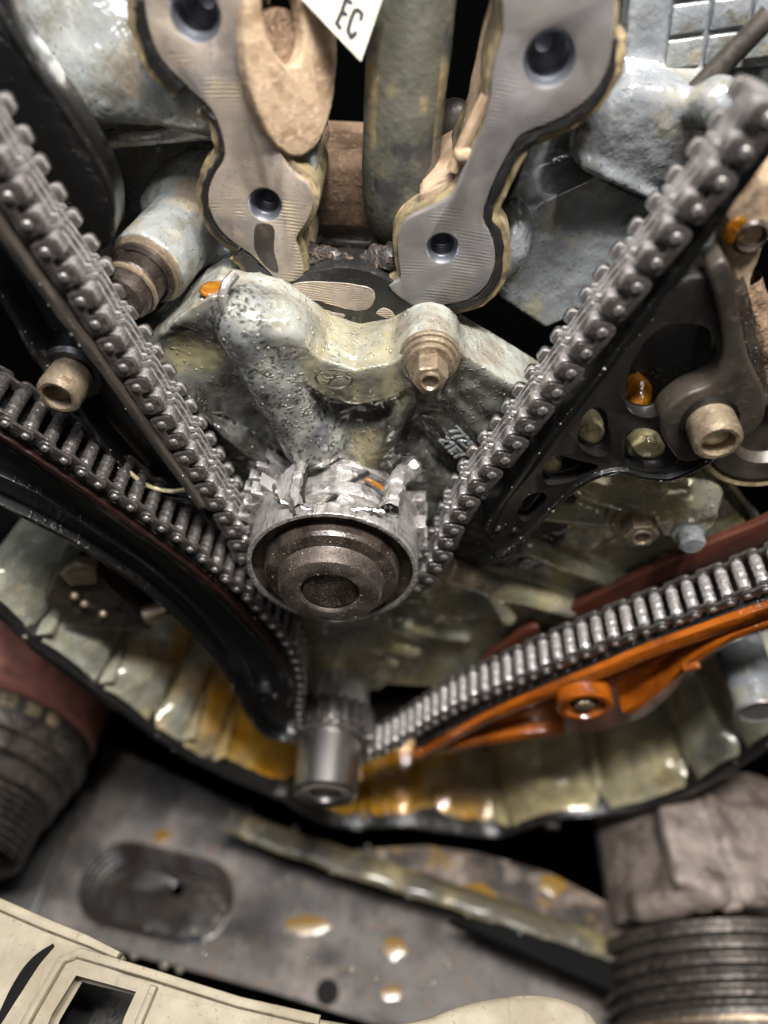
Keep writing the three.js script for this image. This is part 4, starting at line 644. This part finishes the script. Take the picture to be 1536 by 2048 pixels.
// things at the right edge
{
  const t = thing('cam_bracket', 'tan oily bracket with a socket, between the right chain and the picture edge', 'bracket', at(1500, 480, -50));
  const p = xy([[1452, 436], [1490, 395], [1536, 350], [1600, 330], [1600, 470], [1540, 480], [1520, 520], [1505, 560], [1498, 600], [1470, 580], [1456, 520]], -44);
  part('bracket', rough(slab(smoothLoop(p, 3), -64, -44, 2, [], 3), 0.6, 0.15), M.dust, t, 50);
  const q = at(1500, 470, -44); part('socket', lathe([[5, -43], [4, -42], [3.4, -44], [0.01, -46]], q.x, q.y, 28), M.rust, t, 30); part('oil_film', rough(new THREE.SphereGeometry(3.4, 14, 10).scale(0.9, 1.3, 0.35), 0.4, 0.4).translate(q.x - 5, q.y + 1, -43.6), M.oil, t, 30);
  const w = solo('corner_casting', 'small pale casting lump just behind the upper right chain edge', 'casting', rough(new THREE.SphereGeometry(6, 20, 14).scale(0.8, 1.4, 0.8), 0.8, 0.2).translate(...at(1415, 495, -52).toArray()), M.pale, at(1415, 495, -52), undefined, 40);
  const cm = thing('camshaft', 'dark twisted shaft at the right edge above the guide plate', 'shaft', at(1500, 680, -45));
  part('shaft', rough(tube([at(1462, 560, -44), at(1482, 640, -40), at(1500, 720, -38), at(1522, 800, -36)], 3.6, 10), 0.9, 0.22), M.rust, cm, 40);
  part('shaft', rough(tube([at(1490, 560, -50), at(1515, 650, -48), at(1540, 750, -46)], 5, 10), 1, 0.2), M.brownBlock, cm, 40);
  const wl = at(1545, 860, -48); const wt = thing('round_cover', 'dark round cover with pale rim cut off by the right edge', 'cover', wl);
  part('disc', lathe([[0.01, -50], [12, -50], [14, -46], [22, -46], [24, -49]], wl.x, wl.y, 64), M.plate, wt, 50); part('rim', lathe([[26, -60], [26, -46], [24.5, -44.5], [23, -45]], wl.x, wl.y, 64), M.tan, wt, 50);
}
// ---------------------------------------------------------------- inside the V: pipe, tag, flanges, block, crust
{
  const p0 = at(803, -60, -88), p1 = at(800, 380, -84);
  const pipe = thing('coolant_pipe', 'dark dusty round pipe hanging down in the middle of the V', 'pipe', p1);
  const pts = [V(p1.x + 2, 215, -90), V(p1.x + 1, 170, -88), p1, V(p1.x + 1.5, p1.y - 9, -87), V(p1.x + 4, p1.y - 15, -95), V(p1.x + 6, p1.y - 18, -108)];
  part('tube', rough(tube(pts, 12.2, 36, 60), 0.25, 0.12), M.pipe, pipe, 60);
  const sm = at(866, 150, -92); part('seam', tube([V(sm.x - 0.6, 210, -88), V(sm.x - 0.4, 165, -87), V(p1.x + 12, p1.y, -86)], 0.45, 6), M.bolt, pipe, 40);
  const A = at(600, -6, -73), B = at(722, 123, -70), C = at(772, -25, -73), D = at(690, -110, -76);
  // paper tag with its two handwritten letters
  const cv = document.createElement('canvas'); cv.width = cv.height = 512; const cx = cv.getContext('2d');
  cx.fillStyle = '#b9b7a8'; cx.fillRect(0, 0, 512, 512); for (let i = 0; i < 500; i++) { cx.fillStyle = `rgba(${rnd() > 0.5 ? '245,243,230' : '150,140,120'},0.12)`; cx.fillRect(rnd() * 512, rnd() * 512, 6 + 30 * rnd(), 6 + 30 * rnd()); }
  cx.strokeStyle = '#15131f'; cx.lineWidth = 15; cx.lineCap = 'round'; cx.lineJoin = 'round';
  const n = B.clone().sub(A).cross(C.clone().sub(B)).normalize(), X = C.clone().sub(B).normalize(), Y = n.clone().cross(X);          // the tag's own axes
  const uv = (q) => { const d = q.clone().sub(B); return [d.dot(X), d.dot(Y)]; };
  const S = 40, toC = (px, py) => { const d = ray(px, py), e = EYE.clone().multiplyScalar(1000), k = B.clone().sub(e).dot(n) / d.dot(n), q = uv(e.add(d.multiplyScalar(k))); return [(q[0] / S + 0.2) * 512, (1 - (q[1] / S + 0.2)) * 512]; };
  const stroke = (pts) => { cx.beginPath(); pts.forEach((p, i) => { const c = toC(p[0], p[1]); i ? cx.lineTo(c[0], c[1]) : cx.moveTo(c[0], c[1]); }); cx.stroke(); };
  stroke([[702, 6], [692, -2], [684, 24], [673, 47], [680, 56]]); stroke([[684, 25], [692, 29]]);
  stroke([[722, 38], [724, 28], [716, 20], [709, 22], [701, 42], [696, 62], [702, 75], [709, 70], [711, 66]]);
  const tex = new THREE.CanvasTexture(cv); tex.colorSpace = THREE.SRGBColorSpace;
  const c4 = [A, B, C, D].map(uv), g = new THREE.BufferGeometry(), P = [], U = [], I = [0, 1, 2, 0, 2, 3, 4, 6, 5, 4, 7, 6];
  for (const off of [0.15, -0.15]) [A, B, C, D].forEach((q, i) => { const w = q.clone().addScaledVector(n, off); P.push(w.x, w.y, w.z); U.push(c4[i][0] / S + 0.2, c4[i][1] / S + 0.2); });
  for (let i = 0; i < 4; i++) { const j = (i + 1) % 4; I.push(i, j, j + 4, i, j + 4, i + 4); }
  g.setAttribute('position', new THREE.Float32BufferAttribute(P, 3)); g.setAttribute('uv', new THREE.Float32BufferAttribute(U, 2)); g.setIndex(I);
  const g2 = g.toNonIndexed(); g2.computeVertexNormals(); g2.translate(-B.x, -B.y, -B.z).scale(0.001, 0.001, 0.001);
  const tag = new THREE.Mesh(g2, new THREE.MeshPhysicalMaterial({ map: tex, roughness: 0.8, side: THREE.DoubleSide })); tag.name = 'paper_tag'; tag.position.copy(B).multiplyScalar(0.001); tag.castShadow = tag.receiveShadow = true; tag.userData = { label: 'off-white paper tag with the handwritten letters EC beside the pipe', category: 'tag' }; scene.add(tag);
  // pipe flanges on both sides
  const disc = (name, label, c, dir, a, b, rot, hole, hx) => {
    const t = thing(name, label, 'flange', c, 'flanges'); delete t.userData.group;
    part('plate', rough(along(slab(ring(0, 0, a, 40, b, rot), -5, 0, 1.1, hole ? [ring(hx[0], hx[1], hx[2], 24, hx[3], 0.2)] : [], 3), c, dir), 0.3, 0.25), M.dust, t, 40);
    return t;
  };
  const c1 = at(588, 100, -70), d1 = V(0.7, 0.12, 0.7), f1 = disc('pipe_flange', 'dusty tan flange with dark oval hole inside the V, left of the tag', c1, d1, 15.5, 27, 0.0, true, [-2.5, 8, 6, 12]);
  part('neck', along(new THREE.CylinderGeometry(9, 11, 26, 32).rotateX(Math.PI / 2).translate(0, 0, -18), c1, d1), M.brownBlock, f1, 40);
  const c2 = at(985, 70, -80), d2 = V(-0.93, 0.16, 0.25); disc('pipe_flange', 'thin pale flange seen edge-on inside the V, right of the pipe', c2, d2, 9, 28, -0.15, false);
  const hq = at(925, -5, -100); solo('hose_end', 'dark rounded hose end at the top, right of the pipe', 'hose', rough(new THREE.CapsuleGeometry(9, 30, 8, 24).rotateZ(-0.9), 0.5, 0.15).translate(hq.x - 8, hq.y + 8, hq.z), M.brownBlock, hq, undefined, 50);
  const bq = at(730, 400, -112); const blk = thing('brown_block', 'dusty brown block deep in the V behind the pipe', 'block', bq);
  part('block', rough(new RoundedBoxGeometry(52, 50, 40, 4, 4).translate(bq.x - 2, bq.y - 12, bq.z - 22), 0.5, 0.1), M.brownBlock, blk, 50);
  part('step', rough(new RoundedBoxGeometry(46, 26, 16, 4, 3).translate(bq.x + 2, bq.y - 24, bq.z + 2), 0.5, 0.1), M.crust, blk, 50);
  const rw = at(905, 270, -120); solo('water_outlet', 'dim round grey outlet in the dark right of the pipe', 'outlet', new THREE.SphereGeometry(10, 24, 16).scale(1, 1.2, 0.7).translate(rw.x, rw.y, rw.z), M.plate, rw, undefined, 50);
  const crust = []; const q0 = at(610, 520, -70), q1 = at(790, 530, -70);
  for (let i = 0; i < 46; i++) { const t = i / 45, q = q0.clone().lerp(q1, t); q.y += -4 + 2.5 * rnd() + 5 * Math.abs(t - 0.5) ** 2 * 4; q.z -= 5 * rnd(); crust.push(rough(new THREE.SphereGeometry(2.2 + 2.2 * rnd(), 9, 7), 1.2, 0.5).translate(q.x, q.y, q.z)); }
  solo('gasket_crust', 'black crusted sealant bridging the bottom of the V above the lens', 'sealant', crust, M.crust, q0.clone().lerp(q1, 0.5), undefined, 40);
}
// ---------------------------------------------------------------- lower crankcase: open oily cells inside a sealant-covered rim
{
  const ZR = -22, pan = thing('lower_crankcase', 'open oily lower crankcase with ribbed cells and black sealant rim along the bottom', 'crankcase', at(800, 1600, -30));
  const rimPix = [[-90, 1150], [-40, 1195], [0, 1228], [70, 1292], [150, 1352], [250, 1424], [330, 1482], [400, 1524], [480, 1560], [560, 1592], [640, 1640], [720, 1654], [800, 1650], [900, 1662], [1000, 1672], [1060, 1650], [1120, 1634], [1210, 1628], [1300, 1612], [1400, 1572], [1470, 1530], [1536, 1490], [1640, 1430]];
  const rim = smoothLine(xy(rimPix, ZR), 5);
  part('rim', rough(ribbon(rim, 5.2, -40, ZR, 0.7), 0.6, 0.15), M.sealant, pan, 50);
  part('sealant', rough(ribbon(rim.map((p) => V(p.x, p.y + 0.4, 0)), (t) => 3.8 + 1.6 * noise(t * 40, 1, 1), ZR - 0.5, ZR + 1.4, 0.5), 0.7, 0.3), M.sealant, pan, 40);
  part('underside', slab(offsetLine(rim, 0, 26), -70, -44, 1), M.blackDeep, pan, 60);
  // floors of the cells: swept from the rim back into the engine, pillowed between the ribs
  const cellsAt = [[-60, 1178, 11], [60, 1282, 12], [185, 1376, 12], [290, 1452, 9], [352, 1498, 8], [430, 1536, 3], [580, 1600, 2], [720, 1654, 2], [860, 1656, 2], [1020, 1668, 13], [1215, 1628, 14], [1390, 1576, 12], [1500, 1514, 12], [1640, 1430, 8]];
  const nearest = (q) => { let b = 0, d = 1e9; rim.forEach((p, i) => { const e = p.distanceTo(q); if (e < d) { d = e; b = i; } }); return b; };
  const cuts = xy(cellsAt, ZR).map(nearest), oilC = at(650, 1600, ZR), Kc = { oil: lin(0xb07a12), amber: lin(0xc79a3a), cream: lin(0xb3a985), grey: lin(0x8f9188) };
  const stainAt = (x, y, z) => { const n1 = noise(x * 0.05, y * 0.05, z * 0.05), n2 = noise(x * 0.16, y * 0.16, z * 0.16), w = 1 - sstep(40, 105, Math.abs(x - oilC.x - 8) + 30 * n1), u = 1 - sstep(70, 190, Math.abs(x - oilC.x - 60) + 50 * n1); return mix3(mix3(Kc.grey, Kc.cream, clamp(u + 0.5 * n2)), mix3(Kc.oil, Kc.amber, clamp(0.4 + n1 + 0.8 * n2)), clamp(w * 1.1)); };
  for (let c = 0; c + 1 < cuts.length; c++) {
    const seg = rim.slice(cuts[c], cuts[c + 1] + 1); if (seg.length < 2) continue;
    const line = new THREE.CatmullRomCurve3(seg), nu = 40, nv = 22, g = new THREE.BufferGeometry(), P = [], I = [], amp = cellsAt[c][2];
    for (let j = 0; j <= nv; j++) for (let i = 0; i <= nu; i++) {
      const u = i / nu, v = j / nv, p = line.getPoint(u), t = line.getTangent(u), e = clamp(2.6 * Math.min(u, 1 - u) - 0.12), pil = Math.sqrt(1 - (1 - e) ** 2);
      const up = 0.5 + 9 * v + 5 * v * v + pil * amp * (0.35 + 0.65 * sstep(0.03, 0.22, v)) + 1.2 * noise(p.x * 0.08, v * 2, c) + 0.3 * noise(p.x * 0.4, v * 9, c);
      P.push(p.x - t.y * up, p.y + t.x * up, ZR - 2 - v * 54);
    }
    for (let j = 0; j < nv; j++) for (let i = 0; i < nu; i++) { const a = j * (nu + 1) + i; I.push(a, a + 1, a + nu + 2, a, a + nu + 2, a + nu + 1); }
    g.setAttribute('position', new THREE.Float32BufferAttribute(P, 3)); g.setIndex(I);
    paint(part('cell_pocket', g, M.stainedGloss, pan, 60, 3), stainAt);
  }
  for (const k of [1, 2, 4, 5, 7, 9]) {
    const ci = cuts[k], p = rim[ci], a = rim[Math.max(0, ci - 2)], b = rim[Math.min(rim.length - 1, ci + 2)], t = b.clone().sub(a).normalize(), n = V(-t.y, t.x, 0), hgt = 9 + 5 * rnd();
    const q = [[-1.2, 1], [1.2, 1], [1, hgt], [-1, hgt]].map(([u, v]) => V(p.x + t.x * u + n.x * v, p.y + t.y * u + n.y * v, 0));
    paint(part('rib', rough(slab(q, ZR - 46, ZR - 3, 0.8), 0.4, 0.2), M.stainedGloss, pan, 50), stainAt);
  }
  const back = xy([[-90, 1050], [150, 1150], [400, 1300], [560, 1400], [640, 1420], [900, 1400], [1150, 1360], [1400, 1300], [1640, 1200], [1640, 1430], [1300, 1610], [1000, 1670], [700, 1650], [400, 1520], [-90, 1150]], -74);
  part('back_wall', slab(back, -84, -74, 1), M.blackDeep, pan, 60);
  for (const [px, py] of [[1105, 1658], [560, 1596]]) { const q = at(px, py, -20); part('rim_lug', rough(new RoundedBoxGeometry(9, 7, 8, 2, 1.5), 0.5, 0.3).translate(q.x, q.y, q.z - 4), M.plate, pan, 40); }
  // round plug at the right edge
  const pq = at(1512, 1395, -18), plug = thing('core_plug', 'grey round capped cylinder at the right edge below the orange arm', 'plug', pq);
  part('cylinder', lathe([[11, -60], [11, -13], [10, -11.6]], pq.x, pq.y, 48), M.cast, plug, 50); part('cap', lathe([[10.4, -12.4], [9.4, -10.6], [8.4, -11.4], [0.01, -11.4]], pq.x, pq.y, 48), M.machinedCool, plug, 40);
  // small brown bracket lower left
  const bq = at(180, 1190, -34), br = thing('oil_jet_block', 'small brown metal block with three rivets, lower left under the long guide', 'block', bq);
  part('block', rough(slab(xy([[88, 1200], [110, 1150], [150, 1135], [195, 1150], [300, 1262], [240, 1262], [130, 1252]], -30), -46, -30, 1.4, [], 3), 0.25, 0.2), M.rust, br, 40);
  for (const [px, py] of [[150, 1190], [170, 1206], [207, 1226]]) { const q = at(px, py, -30); part('rivet', new THREE.SphereGeometry(1.9, 14, 10).translate(q.x, q.y, -29.6), M.bolt, br, 20); }
  part('tab', rough(slab(xy([[120, 1150], [150, 1128], [192, 1132], [194, 1168], [140, 1172]], -29), -34, -28.6, 0.8), 0.2, 0.2), M.bolt, br, 30);
  const s3 = at(290, 1232, -34); part('stub', rod(s3, V(s3.x + 9, s3.y + 2, -38), 4.4), M.bolt, br, 30);
}
// ---------------------------------------------------------------- below and in front: crossmember, tray, pulleys, shroud
{
  const Y = -330, cm = thing('crossmember', 'dusty grey pressed steel crossmember far below with an obround recess', 'crossmember', atY(400, 1750, Y));
  const out = xz([[196, 1478], [330, 1540], [480, 1612], [700, 1720], [960, 1800], [1260, 1900], [1360, 1960], [1360, 2080], [1000, 2070], [760, 2052], [560, 1990], [400, 1945], [230, 1900], [60, 1858]], Y);
  const r0 = atY(240, 1765, Y), r1 = atY(385, 1800, Y), rr = 27, n0 = V(r0.x, -r0.z, 0), n1 = V(r1.x, -r1.z, 0), dir = n1.clone().sub(n0).normalize(), ob = (r) => { const a0 = Math.atan2(dir.y, dir.x), o = []; for (let k = 0; k <= 12; k++) { const a = a0 - Math.PI / 2 + k / 12 * Math.PI; o.push(V(n1.x + r * Math.cos(a), n1.y + r * Math.sin(a), 0)); } for (let k = 0; k <= 12; k++) { const a = a0 + Math.PI / 2 + k / 12 * Math.PI; o.push(V(n0.x + r * Math.cos(a), n0.y + r * Math.sin(a), 0)); } return o; };
  part('sheet', flat(out, Y - 6, Y, 1, [ob(rr)]), M.grey, cm, 160);
  const hq = atY(355, 1780, Y - 22);
  part('recess', [flat(ob(rr - 7), Y - 26, Y - 22, 0.6, [ring(hq.x, -hq.z, 4.2, 20)]), ...[0, 1, 2, 3].map((k) => flat(ob(rr + 0.5 - k * 1.5), Y - 7 - k * 5.5, Y - 0.6 - k * 5.5, 0.8, [ob(rr - 2.5 - k * 1.7)]))], M.greyDark, cm, 160);
  const hp = atY(655, 1985, Y); part('tab_hole', new THREE.CylinderGeometry(7, 7, 3, 24).translate(hp.x, Y + 1.4, hp.z), M.void, cm);
  const b0 = atY(880, 1700, Y + 20);
  part('side_wall', flat(xz([[150, 1440], [215, 1470], [60, 1850], [-90, 2010], [-200, 1900]], Y + 3), Y - 30, Y + 4, 1.5), M.blackDeep, cm, 160);
  for (const [px, py, w, d] of [[615, 1850, 15, 6], [790, 1895, 8, 7], [785, 1985, 7, 5], [325, 1672, 6, 4]]) { const q = atY(px, py, Y); part('oil_spot', flat(smoothLoop(ring(q.x, -q.z, 1, 14).map((p) => { const s = 0.8 + 0.35 * rnd(); return V(q.x + (p.x - q.x) * w * s, -q.z + (p.y + q.z) * d * s, 0); }), 4), Y - 0.4, Y + 0.35, 0.3), M.oilSpot, cm, 60); }
  const drops = []; for (let i = 0; i < 45; i++) { const q = atY(260 + 700 * rnd(), 1600 + 380 * rnd(), Y); drops.push(new THREE.SphereGeometry(1.2 + 1.6 * rnd(), 10, 6).scale(1, 0.6, 1).translate(q.x, Y + 0.3, q.z)); }
  const dm = part('oil_droplets', drops, M.clearOil, cm, 60); dm.userData.kind = 'stuff';
}
{
  const Y = -285, t = thing('skid_tray', 'rusty oily tray edge with yellow oil between crankcase and crossmember', 'tray', atY(900, 1740, Y));
  const bar = [[455, 1640], [545, 1674], [640, 1706], [760, 1746], [880, 1786], [1000, 1826], [1120, 1868], [1250, 1912], [1340, 1950]].map((p, i) => { const q = atY(p[0], p[1], Y); q.y -= 3 * Math.sin(i); return q; });
  part('rail', rough(tube(bar, 8, 16).translate(0, -Y, 0).scale(1, 0.3, 1).translate(0, Y, 0), 1.2, 0.06), M.railOil, t, 80);
  part('sheet', rough(flat(xz([[700, 1700], [850, 1690], [960, 1705], [1100, 1745], [1200, 1795], [1290, 1850], [1300, 1960], [1120, 1890], [960, 1830], [800, 1770]], Y - 6), Y - 12, Y - 6, 1), 1.2, 0.06), M.brownWet, t, 80);
  part('front_edge', rough(flat(xz([[900, 1838], [1000, 1842], [1150, 1895], [1330, 1960], [1330, 2030], [1100, 1930]], Y + 2), Y - 10, Y + 2, 2), 0.8, 0.08), M.blackMatte, t, 80);
  for (const [px, py, w] of [[955, 1785, 12], [1110, 1765, 9]]) { const q = atY(px, py, Y); part('oil_spot', flat(smoothLoop(ring(q.x, -q.z, 1, 14).map((p) => { const s = 0.8 + 0.35 * rnd(); return V(q.x + (p.x - q.x) * w * s, -q.z + (p.y + q.z) * w * 0.7 * s, 0); }), 4), Y - 6.4, Y - 5.4, 0.3), M.oilSpot, t, 50); }
}
{
  // lower right: compressor with ribbed belt pulley, axis along the engine's front
  const R = 68, tp = ray(1420, 1840).multiplyScalar(400).add(EYE.clone().multiplyScalar(1000)), cx = tp.x + 27, cy = tp.y - R + 4, z0 = tp.z + 2;
  const t = thing('compressor', 'grey cast compressor with ribbed belt pulley in the lower right corner', 'compressor', V(cx, cy, z0));
  const prof = [[40, z0 - 6], [R - 4, z0 - 5], [R, z0 - 3]]; for (let k = 0; k < 5; k++) { const z = z0 + k * 7.2; prof.push([R, z], [R + 0.6, z + 1], [R, z + 3.2], [R - 4.8, z + 4.6], [R - 4.8, z + 5.6]); } prof.push([R, z0 + 37], [R, z0 + 46], [R - 2, z0 + 48], [R - 10, z0 + 48]);
  part('pulley', lathe(prof, cx, cy, 96), M.pulley, t, 60, 0.4);
  part('pulley_rim', lathe([[R + 0.3, z0 + 40], [R + 1.4, z0 + 40.6], [R + 1.4, z0 + 43], [R + 0.3, z0 + 43.6]], cx, cy, 96), M.bolt, t, 60);
  const f = (() => { const a = dCylZ(cx + 2, cy, 63, z0 - 88, z0 - 12), b = dBox(V(cx - 26, cy + 52, z0 - 48), V(16, 14, 30), 4), d1 = dBox(V(cx + 14, cy + 58, z0 - 38), V(18, 12, 26), 4), e = dCap(V(cx - 50, cy + 32, z0 - 16), V(cx - 20, cy + 62, z0 - 16), 8), k1 = dCap(V(cx - 10, cy + 65, z0 - 68), V(cx - 6, cy + 65, z0 - 14), 5), cut = dBox(V(cx - 8, cy + 64, z0 - 32), V(9, 9, 10), 2); return (x, y, z) => { let d = smin(a(x, y, z), b(x, y, z), 8); d = smin(d, d1(x, y, z), 8); d = smin(d, e(x, y, z), 6); d = smin(d, k1(x, y, z), 5); return d + 1.0 * noise(x * 0.08, y * 0.08, z * 0.08) + 0.25 * noise(x * 0.3, y * 0.3, z * 0.3); }; })();
  for (let k = 0; k < 9; k++) { const a = 2.35 - k * 0.2 + 0.05 * rnd(), w = 8 + 7 * rnd(); part('crust_chunk', rough(new RoundedBoxGeometry(w, 5 + 4 * rnd(), 9 + 5 * rnd(), 3, 2), 2, 0.2).rotateY(0.6 * (rnd() - 0.5)).rotateZ(a - Math.PI / 2).translate(cx + (R - 6) * Math.cos(a), cy + (R - 6) * Math.sin(a), z0 - 13 - 4 * rnd()), M.housing, t, 60); }
  part('housing', cast(f, [cx - 75, cy - 10, z0 - 93], [cx + 75, cy + 82, z0 - 2], 2), M.housing, t, 80);
}
{
  // lower left: maroon accessory with stepped, ribbed pulley
  const R = 72, ep = ray(112, 1436).multiplyScalar(435).add(EYE.clone().multiplyScalar(1000)), cx = ep.x - R * 0.88, cy = ep.y - R * 0.45, z0 = ep.z;
  const t = thing('alternator', 'dusty maroon accessory with stepped grey ribbed pulley at the left edge', 'alternator', V(cx, cy, z0));
  part('body', rough(lathe([[R + 2, z0 - 60], [R + 3, z0 - 34], [R + 2, z0 - 6], [R - 2, z0 - 3], [R - 12, z0 - 2]], cx, cy, 64), 0.8, 0.08), M.maroon, t, 60);
  part('band', lathe([[R - 4, z0 - 6], [R + 0.5, z0 - 2], [R + 1, z0 + 10], [R - 1, z0 + 16], [R - 4, z0 + 17]], cx, cy, 64), M.pulley, t, 60);
  for (let k = 0; k < 5; k++) { const a = 0.5 + k * 0.2; part('pad', new RoundedBoxGeometry(2.5, 9, 7, 2, 0.8).translate(R + 0.6, 0, z0 + 3).rotateZ(a).translate(cx, cy, 0), M.tan, t, 40); }
  const prof = [[R - 6, z0 + 15], [R - 4, z0 + 18], [R - 4.5, z0 + 26], [R - 10, z0 + 27], [R - 8, z0 + 29], [R - 9, z0 + 38], [R - 15, z0 + 39]]; for (let k = 0; k < 7; k++) { const z = z0 + 40 + k * 4; prof.push([R - 13 - k * 0.6, z], [R - 13 - k * 0.6, z + 1.6], [R - 17 - k * 0.6, z + 2.6], [R - 17 - k * 0.6, z + 3.4]); }
  part('pulley', lathe(prof, cx, cy, 80), M.pulley, t, 60, 0.4);
}
{
  // fan shroud in the foreground
  const Y = -86, t = thing('fan_shroud', 'beige plastic fan shroud with square opening along the bottom edge of the picture', 'shroud', atY(400, 2000, Y));
  const edge = [[-120, 1730], [-20, 1788], [90, 1836], [180, 1874], [246, 1908], [238, 1930], [330, 1958], [400, 1982], [480, 2000], [560, 2018], [640, 2034], [720, 2046], [780, 2048], [850, 2036], [910, 2012], [980, 1996], [1060, 1988], [1130, 1996], [1180, 2020], [1204, 2058], [1215, 2150]];
  const hole = [[150, 1930], [298, 1970], [268, 2040], [240, 2130], [50, 2130], [92, 2024]];
  const front = smoothLine(xz(edge, Y), 4), bot = xz([[1215, 2400], [-120, 2400]], Y);
  part('panel', rough(flat([...front, ...bot], Y - 9, Y, 3, [xz(hole, Y - 2)], 5), 0.5, 0.05), M.beige, t, 80);
  const ledge = xz([[-120, 1760], [-20, 1815], [90, 1862], [180, 1898], [236, 1922], [246, 1908], [180, 1874], [90, 1836], [-20, 1788], [-120, 1730]], Y);
  part('ledge', rough(flat(ledge, Y - 2, Y + 3.4, 1.2), 0.3, 0.1), M.beige, t, 80);
  const frame = (pix, w) => ribbon(xz(pix, Y), w, 0, 4, 1.2).translate(0, 0, Y - 1).rotateX(-Math.PI / 2);
  part('window_frame', [rough(frame([[20, 2110], [72, 2014], [126, 1922], [160, 1908], [300, 1950], [480, 2006], [640, 2042]], 3.2), 0.2, 0.1)], M.beige, t, 80);
  part('window_frame', [rough(frame([[310, 1974], [282, 2040], [258, 2130]], 2.6), 0.2, 0.1)], M.beige, t, 80);
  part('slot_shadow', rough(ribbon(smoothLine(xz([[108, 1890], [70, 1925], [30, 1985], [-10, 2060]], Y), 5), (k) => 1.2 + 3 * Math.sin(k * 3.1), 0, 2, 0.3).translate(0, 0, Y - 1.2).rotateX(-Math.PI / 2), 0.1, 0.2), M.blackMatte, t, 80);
  part('duct_wall', flat(xz([[60, 1900], [330, 1960], [330, 2300], [20, 2300]], Y - 60), Y - 64, Y - 60, 0.5), M.blackDeep, t, 80);
}
// ---------------------------------------------------------------- beads of oil clinging to wet surfaces
{
  const bead = boxUV(clean(new THREE.SphereGeometry(0.001, 9, 6)), 20), m4 = new THREE.Matrix4(), qt = new THREE.Quaternion();
  const beads = (owner, meshes, count, r0, r1, ok = () => true) => {
    const list = [];
    meshes.forEach((mesh) => {
      const p = mesh.geometry.attributes.position, nr = mesh.geometry.attributes.normal, off = mesh.parent === owner ? mesh.position : V(0, 0, 0); let k = 0;
      for (let tries = 0; k < count / meshes.length && tries < 4000; tries++) {
        const i = 3 * Math.floor(rnd() * p.count / 3), n = V(nr.getX(i), nr.getY(i), nr.getZ(i)), q = V(p.getX(i), p.getY(i), p.getZ(i)).add(off);
        if (n.y < -0.2 || (n.z < -0.1) || !ok(q.clone().add(owner.position).multiplyScalar(1000))) continue;
        list.push([q, n]); k++;
      }
    });
    const o = new THREE.InstancedMesh(bead, M.clearOil, list.length); o.name = 'oil_droplets'; o.userData.kind = 'stuff';
    list.forEach(([q, n], i) => { const s = r0 + (r1 - r0) * rnd() ** 3; o.setMatrixAt(i, m4.compose(q, qt.setFromUnitVectors(V(0, 0, 1), n), V(s, s, s * 0.55))); });
    owner.add(o);
  };
  const kids = (o, names) => o.children.filter((c) => names.includes(c.name)), find = (n) => scene.children.filter((c) => c.name === n)[0];
  beads(find('timing_case'), kids(find('timing_case'), ['cover_plate', 'ledge', 'top_edge', 'nose']), 320, 0.2, 0.75);
  beads(find('front_casting'), kids(find('front_casting'), ['cast_front']), 150, 0.25, 1.1);
  beads(find('lower_crankcase'), kids(find('lower_crankcase'), ['cell_pocket', 'sealant']), 150, 0.4, 1.3);
  beads(find('idler_hub'), kids(find('idler_hub'), ['barrel', 'nose_step', 'nose_ring', 'shaft_collar']), 160, 0.12, 0.4);
  beads(find('skid_tray'), kids(find('skid_tray'), ['rail', 'sheet']), 70, 0.8, 2.2);
  for (const n of ['chain_guide', 'chain_guide_001', 'chain_guide_002']) beads(find(n), find(n).children.filter((c) => ['rail', 'web', 'rim', 'wear_face', 'lower_rim'].includes(c.name)), 60, 0.15, 0.6);
}
renderer.render(scene, camera);
